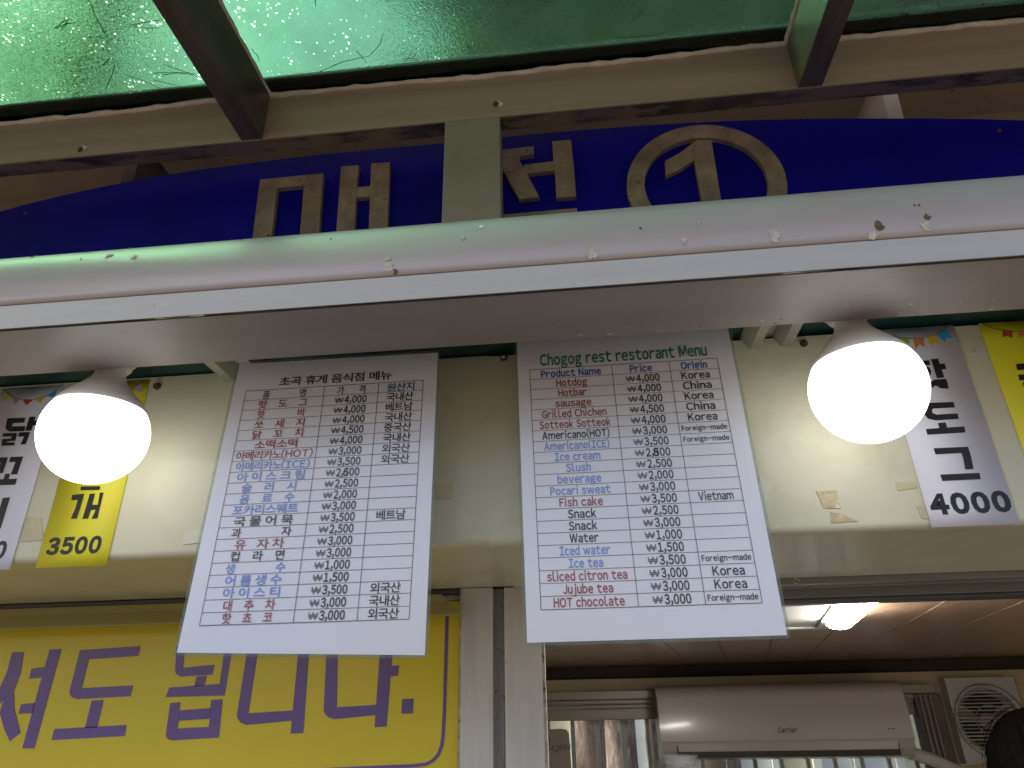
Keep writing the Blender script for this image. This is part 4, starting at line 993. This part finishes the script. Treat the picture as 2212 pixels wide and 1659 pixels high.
Jc = [(x, y, z, r[0]+.012, (r[1] if len(r) > 1 else r[0])+.012) for (x, y, z, *r) in [J[i] for i in (0,1,2,3,7,8,11,12,15,16,17,19,20,21)]]
Jc[3] = (0, 0, hz-.26, .085, .075)
skinned('clothing', Jc, [(0,1),(1,2),(2,3),(3,4),(4,5),(3,6),(6,7),(0,8),(8,9),(9,10),(0,11),(11,12),(12,13)], M['cloth'])
mb = MB(); n = 40; vs = []; rows = 26
for j in range(rows+1):
    ph = PI*j/rows*.78
    for k in range(n):
        a = 2*PI*k/n; wob = 1+.025*math.sin(a*9+j*.7)+.015*math.sin(a*17-j)
        front = max(0, -math.sin(a))          # faces the rear wall: hair is opened on the far side
        lo_ = -.13 if math.sin(a) < .3 else -.02
        zz_ = max(.118*math.cos(ph), lo_) if ph > PI/2 else .118*math.cos(ph)
        rr = math.sin(ph) if ph < PI/2 else 1-.10*(ph-PI/2)
        vs.append(Vector((pc.x+.092*rr*math.cos(a)*wob, pc.y+.108*rr*math.sin(a)*wob, pc.z+.01+zz_)))
mb.add(vs, [(j*n+k, j*n+(k+1) % n, (j+1)*n+(k+1) % n, (j+1)*n+k) for j in range(rows) for k in range(n)], True)
mb.build('hair', M['hair'], per)
# loose strands
mb = MB()
for k in range(60):
    a = random.uniform(PI, 2*PI) if random.random() < .7 else random.uniform(0, PI); ph = random.uniform(.2, 1.3)
    pts = []
    for i in range(5):
        p_ = ph + i*.16; rr = 1.02 + .02*i*random.random()
        pts.append(Vector((pc.x+.094*rr*math.sin(p_)*math.cos(a+.04*i), pc.y+.110*rr*math.sin(p_)*math.sin(a+.04*i), pc.z+.012+.120*rr*math.cos(p_))))
    mb.tube(pts, .0005, 3)
mb.build('hair_strands', M['hair'], per).update_tag()
bpy.data.objects['hair_strands']['kind'] = 'stuff'
# face on the far side: eyes, nose, mouth, ears
for s in (-1, 1):
    MB().lathe((pc.x+s*.032, pc.y+.075, pc.z-.01), [(.0001,-.012),(.009,-.008),(.012,0),(.009,.008),(.0001,.012)], 12, cap=False).build('eye', M['white'], per)
    MB().lathe((pc.x+s*.075, pc.y, pc.z-.015), [(.0001,-.03),(.010,-.02),(.013,0),(.010,.02),(.0001,.03)], 10, cap=False).build('ear', M['skin'], per)
MB().extr([Vector((pc.x-.014, pc.y+.08, pc.z-.04)), Vector((pc.x+.014, pc.y+.08, pc.z-.04)), Vector((pc.x, pc.y+.08, pc.z+.005))], (0, .02, 0)).build('nose', M['skin'], per, bevel=.004)
MB().box(pc.x-.022, pc.x+.022, pc.y+.078, pc.y+.088, pc.z-.065, pc.z-.057).build('mouth', M['flag_red'], per, bevel=.003)

# ------------------------------------------------------------------ outside: fence and pines
fence = thing('fence', (0, 7, 0), 'pale blue and cream panelled fence behind the rear window', 'fence')
x = -3.2; k = 0
while x < 8:
    wd = .34
    MB().box(x, x+wd-.02, 7.0, 7.03, 0, 3.4).build('fence_panel', M['fence_y'] if k % 3 == 2 else M['fence'], fence, bevel=.004)
    MB().box(x+wd-.05, x+wd+.02, 6.95, 6.995, 0, 3.4).build('fence_rib', M['white'], fence); x += wd; k += 1
def trunk_mesh(h, r, seed):
    random.seed(seed); mb = MB(); pts = []; rs = []
    for i in range(15):
        t = i/14; pts.append(Vector((.06*math.sin(i*.7+seed)*t, .05*math.cos(i*.9+seed)*t, h*t))); rs.append(r*(1.15-.75*t)*random.uniform(.94, 1.06))
    return pts, rs
def pine(x, y, h, r, crown0, cr, ntuft, seed, label, lean=0., spread=1., leaf='needle'):
    random.seed(seed)
    t = thing('pine_tree', (x, y, 0), label, 'pine tree', 'pines around the kiosk')
    pts, rs = trunk_mesh(h, r, seed); pts = [p + Vector((x+lean*p.z, y, 0)) for p in pts]
    mb = MB(); mb.tube(pts, rs, 14); o = mb.build('trunk', M['bark'], t)
    limbs = MB(); needles = MB(); tips = []
    for i in range(30):
        z = crown0 + (h-crown0)*(i/30)**.95; a = random.uniform(0, 2*PI); L_ = cr*(1.1-.6*i/30)*random.uniform(.6, 1.1)
        b = Vector((x+lean*z, y, z)); q = [b]
        for s in range(1, 5): q.append(b + Vector((math.cos(a)*L_*s/4, math.sin(a)*L_*s/4, .12*s*s/4*random.uniform(.2, 1.4))))
        limbs.tube(q, [r*.3*(1-s/5.5) for s in range(5)], 5); tips.append(q)
    limbs.build('limbs', M['bark'], t)['kind'] = 'stuff'
    for i in range(ntuft):
        q = random.choice(tips); s = random.uniform(.8, 4); k_ = min(int(s), 3); c = q[k_].lerp(q[k_+1], s-k_) + Vector((random.gauss(0, .16), random.gauss(0, .16), random.gauss(0, .10)))*spread
        for j in range(10):
            d = Vector((random.gauss(0, 1), random.gauss(0, 1), random.gauss(.3, 1))).normalized()*random.uniform(.10, .18)
            sd_ = d.cross(Vector((0, 0, 1))).normalized()*.011 if abs(d.z) < .15 else Vector((.011, 0, 0))
            nv = len(needles.v); needles.v += [c-sd_, c+sd_, c+d]; needles.f.append([nv, nv+1, nv+2]); needles.sm.append(False)
    needles.build('crown', M[leaf], t, fixn=False)['kind'] = 'stuff'
    return t
pine(-.02, 5.2, 9.5, .11, 4.6, 2.0, 2200, 3, 'pine seen through the rear window, nearest the card')
pine(.16, 5.0, 9.2, .095, 4.6, 2.0, 2200, 5, 'pine seen through the rear window, second from the card')
pine(.42, 5.6, 8, .05, 4.6, 1.4, 800, 8, 'thin pine seen through the rear window left of the air conditioner')
pine(-3.9, 3.7, 9.8, .15, 3.6, 2.3, 800, 11, 'sunlit pine rising over the left end of the canopy', spread=1.3)
pine(-4.1, -1.1, 9.6, .14, 4.2, 2.4, 5500, 12, 'unseen pine added left of the kiosk to block the sun')  # added out of view to keep the sun off the left of the canopy
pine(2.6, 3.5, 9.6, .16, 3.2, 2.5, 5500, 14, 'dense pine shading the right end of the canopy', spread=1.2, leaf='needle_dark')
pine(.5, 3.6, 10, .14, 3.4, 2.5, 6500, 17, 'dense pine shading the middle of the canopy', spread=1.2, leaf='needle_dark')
# needles lying on the canopy
random.seed(21); mb = MB()
def needle(x0, y0, x1, y1):
    r0, r1 = ray(x0, y0), ray(x1, y1); zc = BZ1+.0055
    def P_(r):
        t = zc/r.z
        for _ in range(3): t = (zc - .0325*(BY-r.y*t))/r.z
        return Vector((r.x*t, r.y*t, Z(zc-.0325*(BY-r.y*t)+.0006)))
    a, b = P_(r0), P_(r1); m_ = (a+b)/2 + Vector((random.uniform(-.004, .004), random.uniform(-.004, .004), .001))
    mb.tube([a, m_, b], [.0006, .0007, .0004], 4)
for q in ((190,-5,232,82), (282,54,352,42), (288,56,345,60), (228,192,250,132), (268,160,350,192), (352,138,422,162), (332,158,422,162), (350,162,420,158), (690,155,800,120), (800,118,828,72), (330,172,400,190),
          (2030,18,2026,2), (1888,22,1900,2), (1795+0,30,1800,8), (1330,78,1440,70), (1170,15,1182,2)): needle(*q)
for k in range(45): 
    x0 = random.uniform(0, 2212); y0 = random.uniform(-400, 150); a = random.uniform(0, PI); l = random.uniform(20, 70)
    needle(x0, y0, x0+l*math.cos(a), y0+l*math.sin(a)*.6)
o = mb.build('fallen_needles', M['needle_dry'], None, kind='stuff'); o['label'] = 'dry pine needles scattered on top of the green canopy sheets'
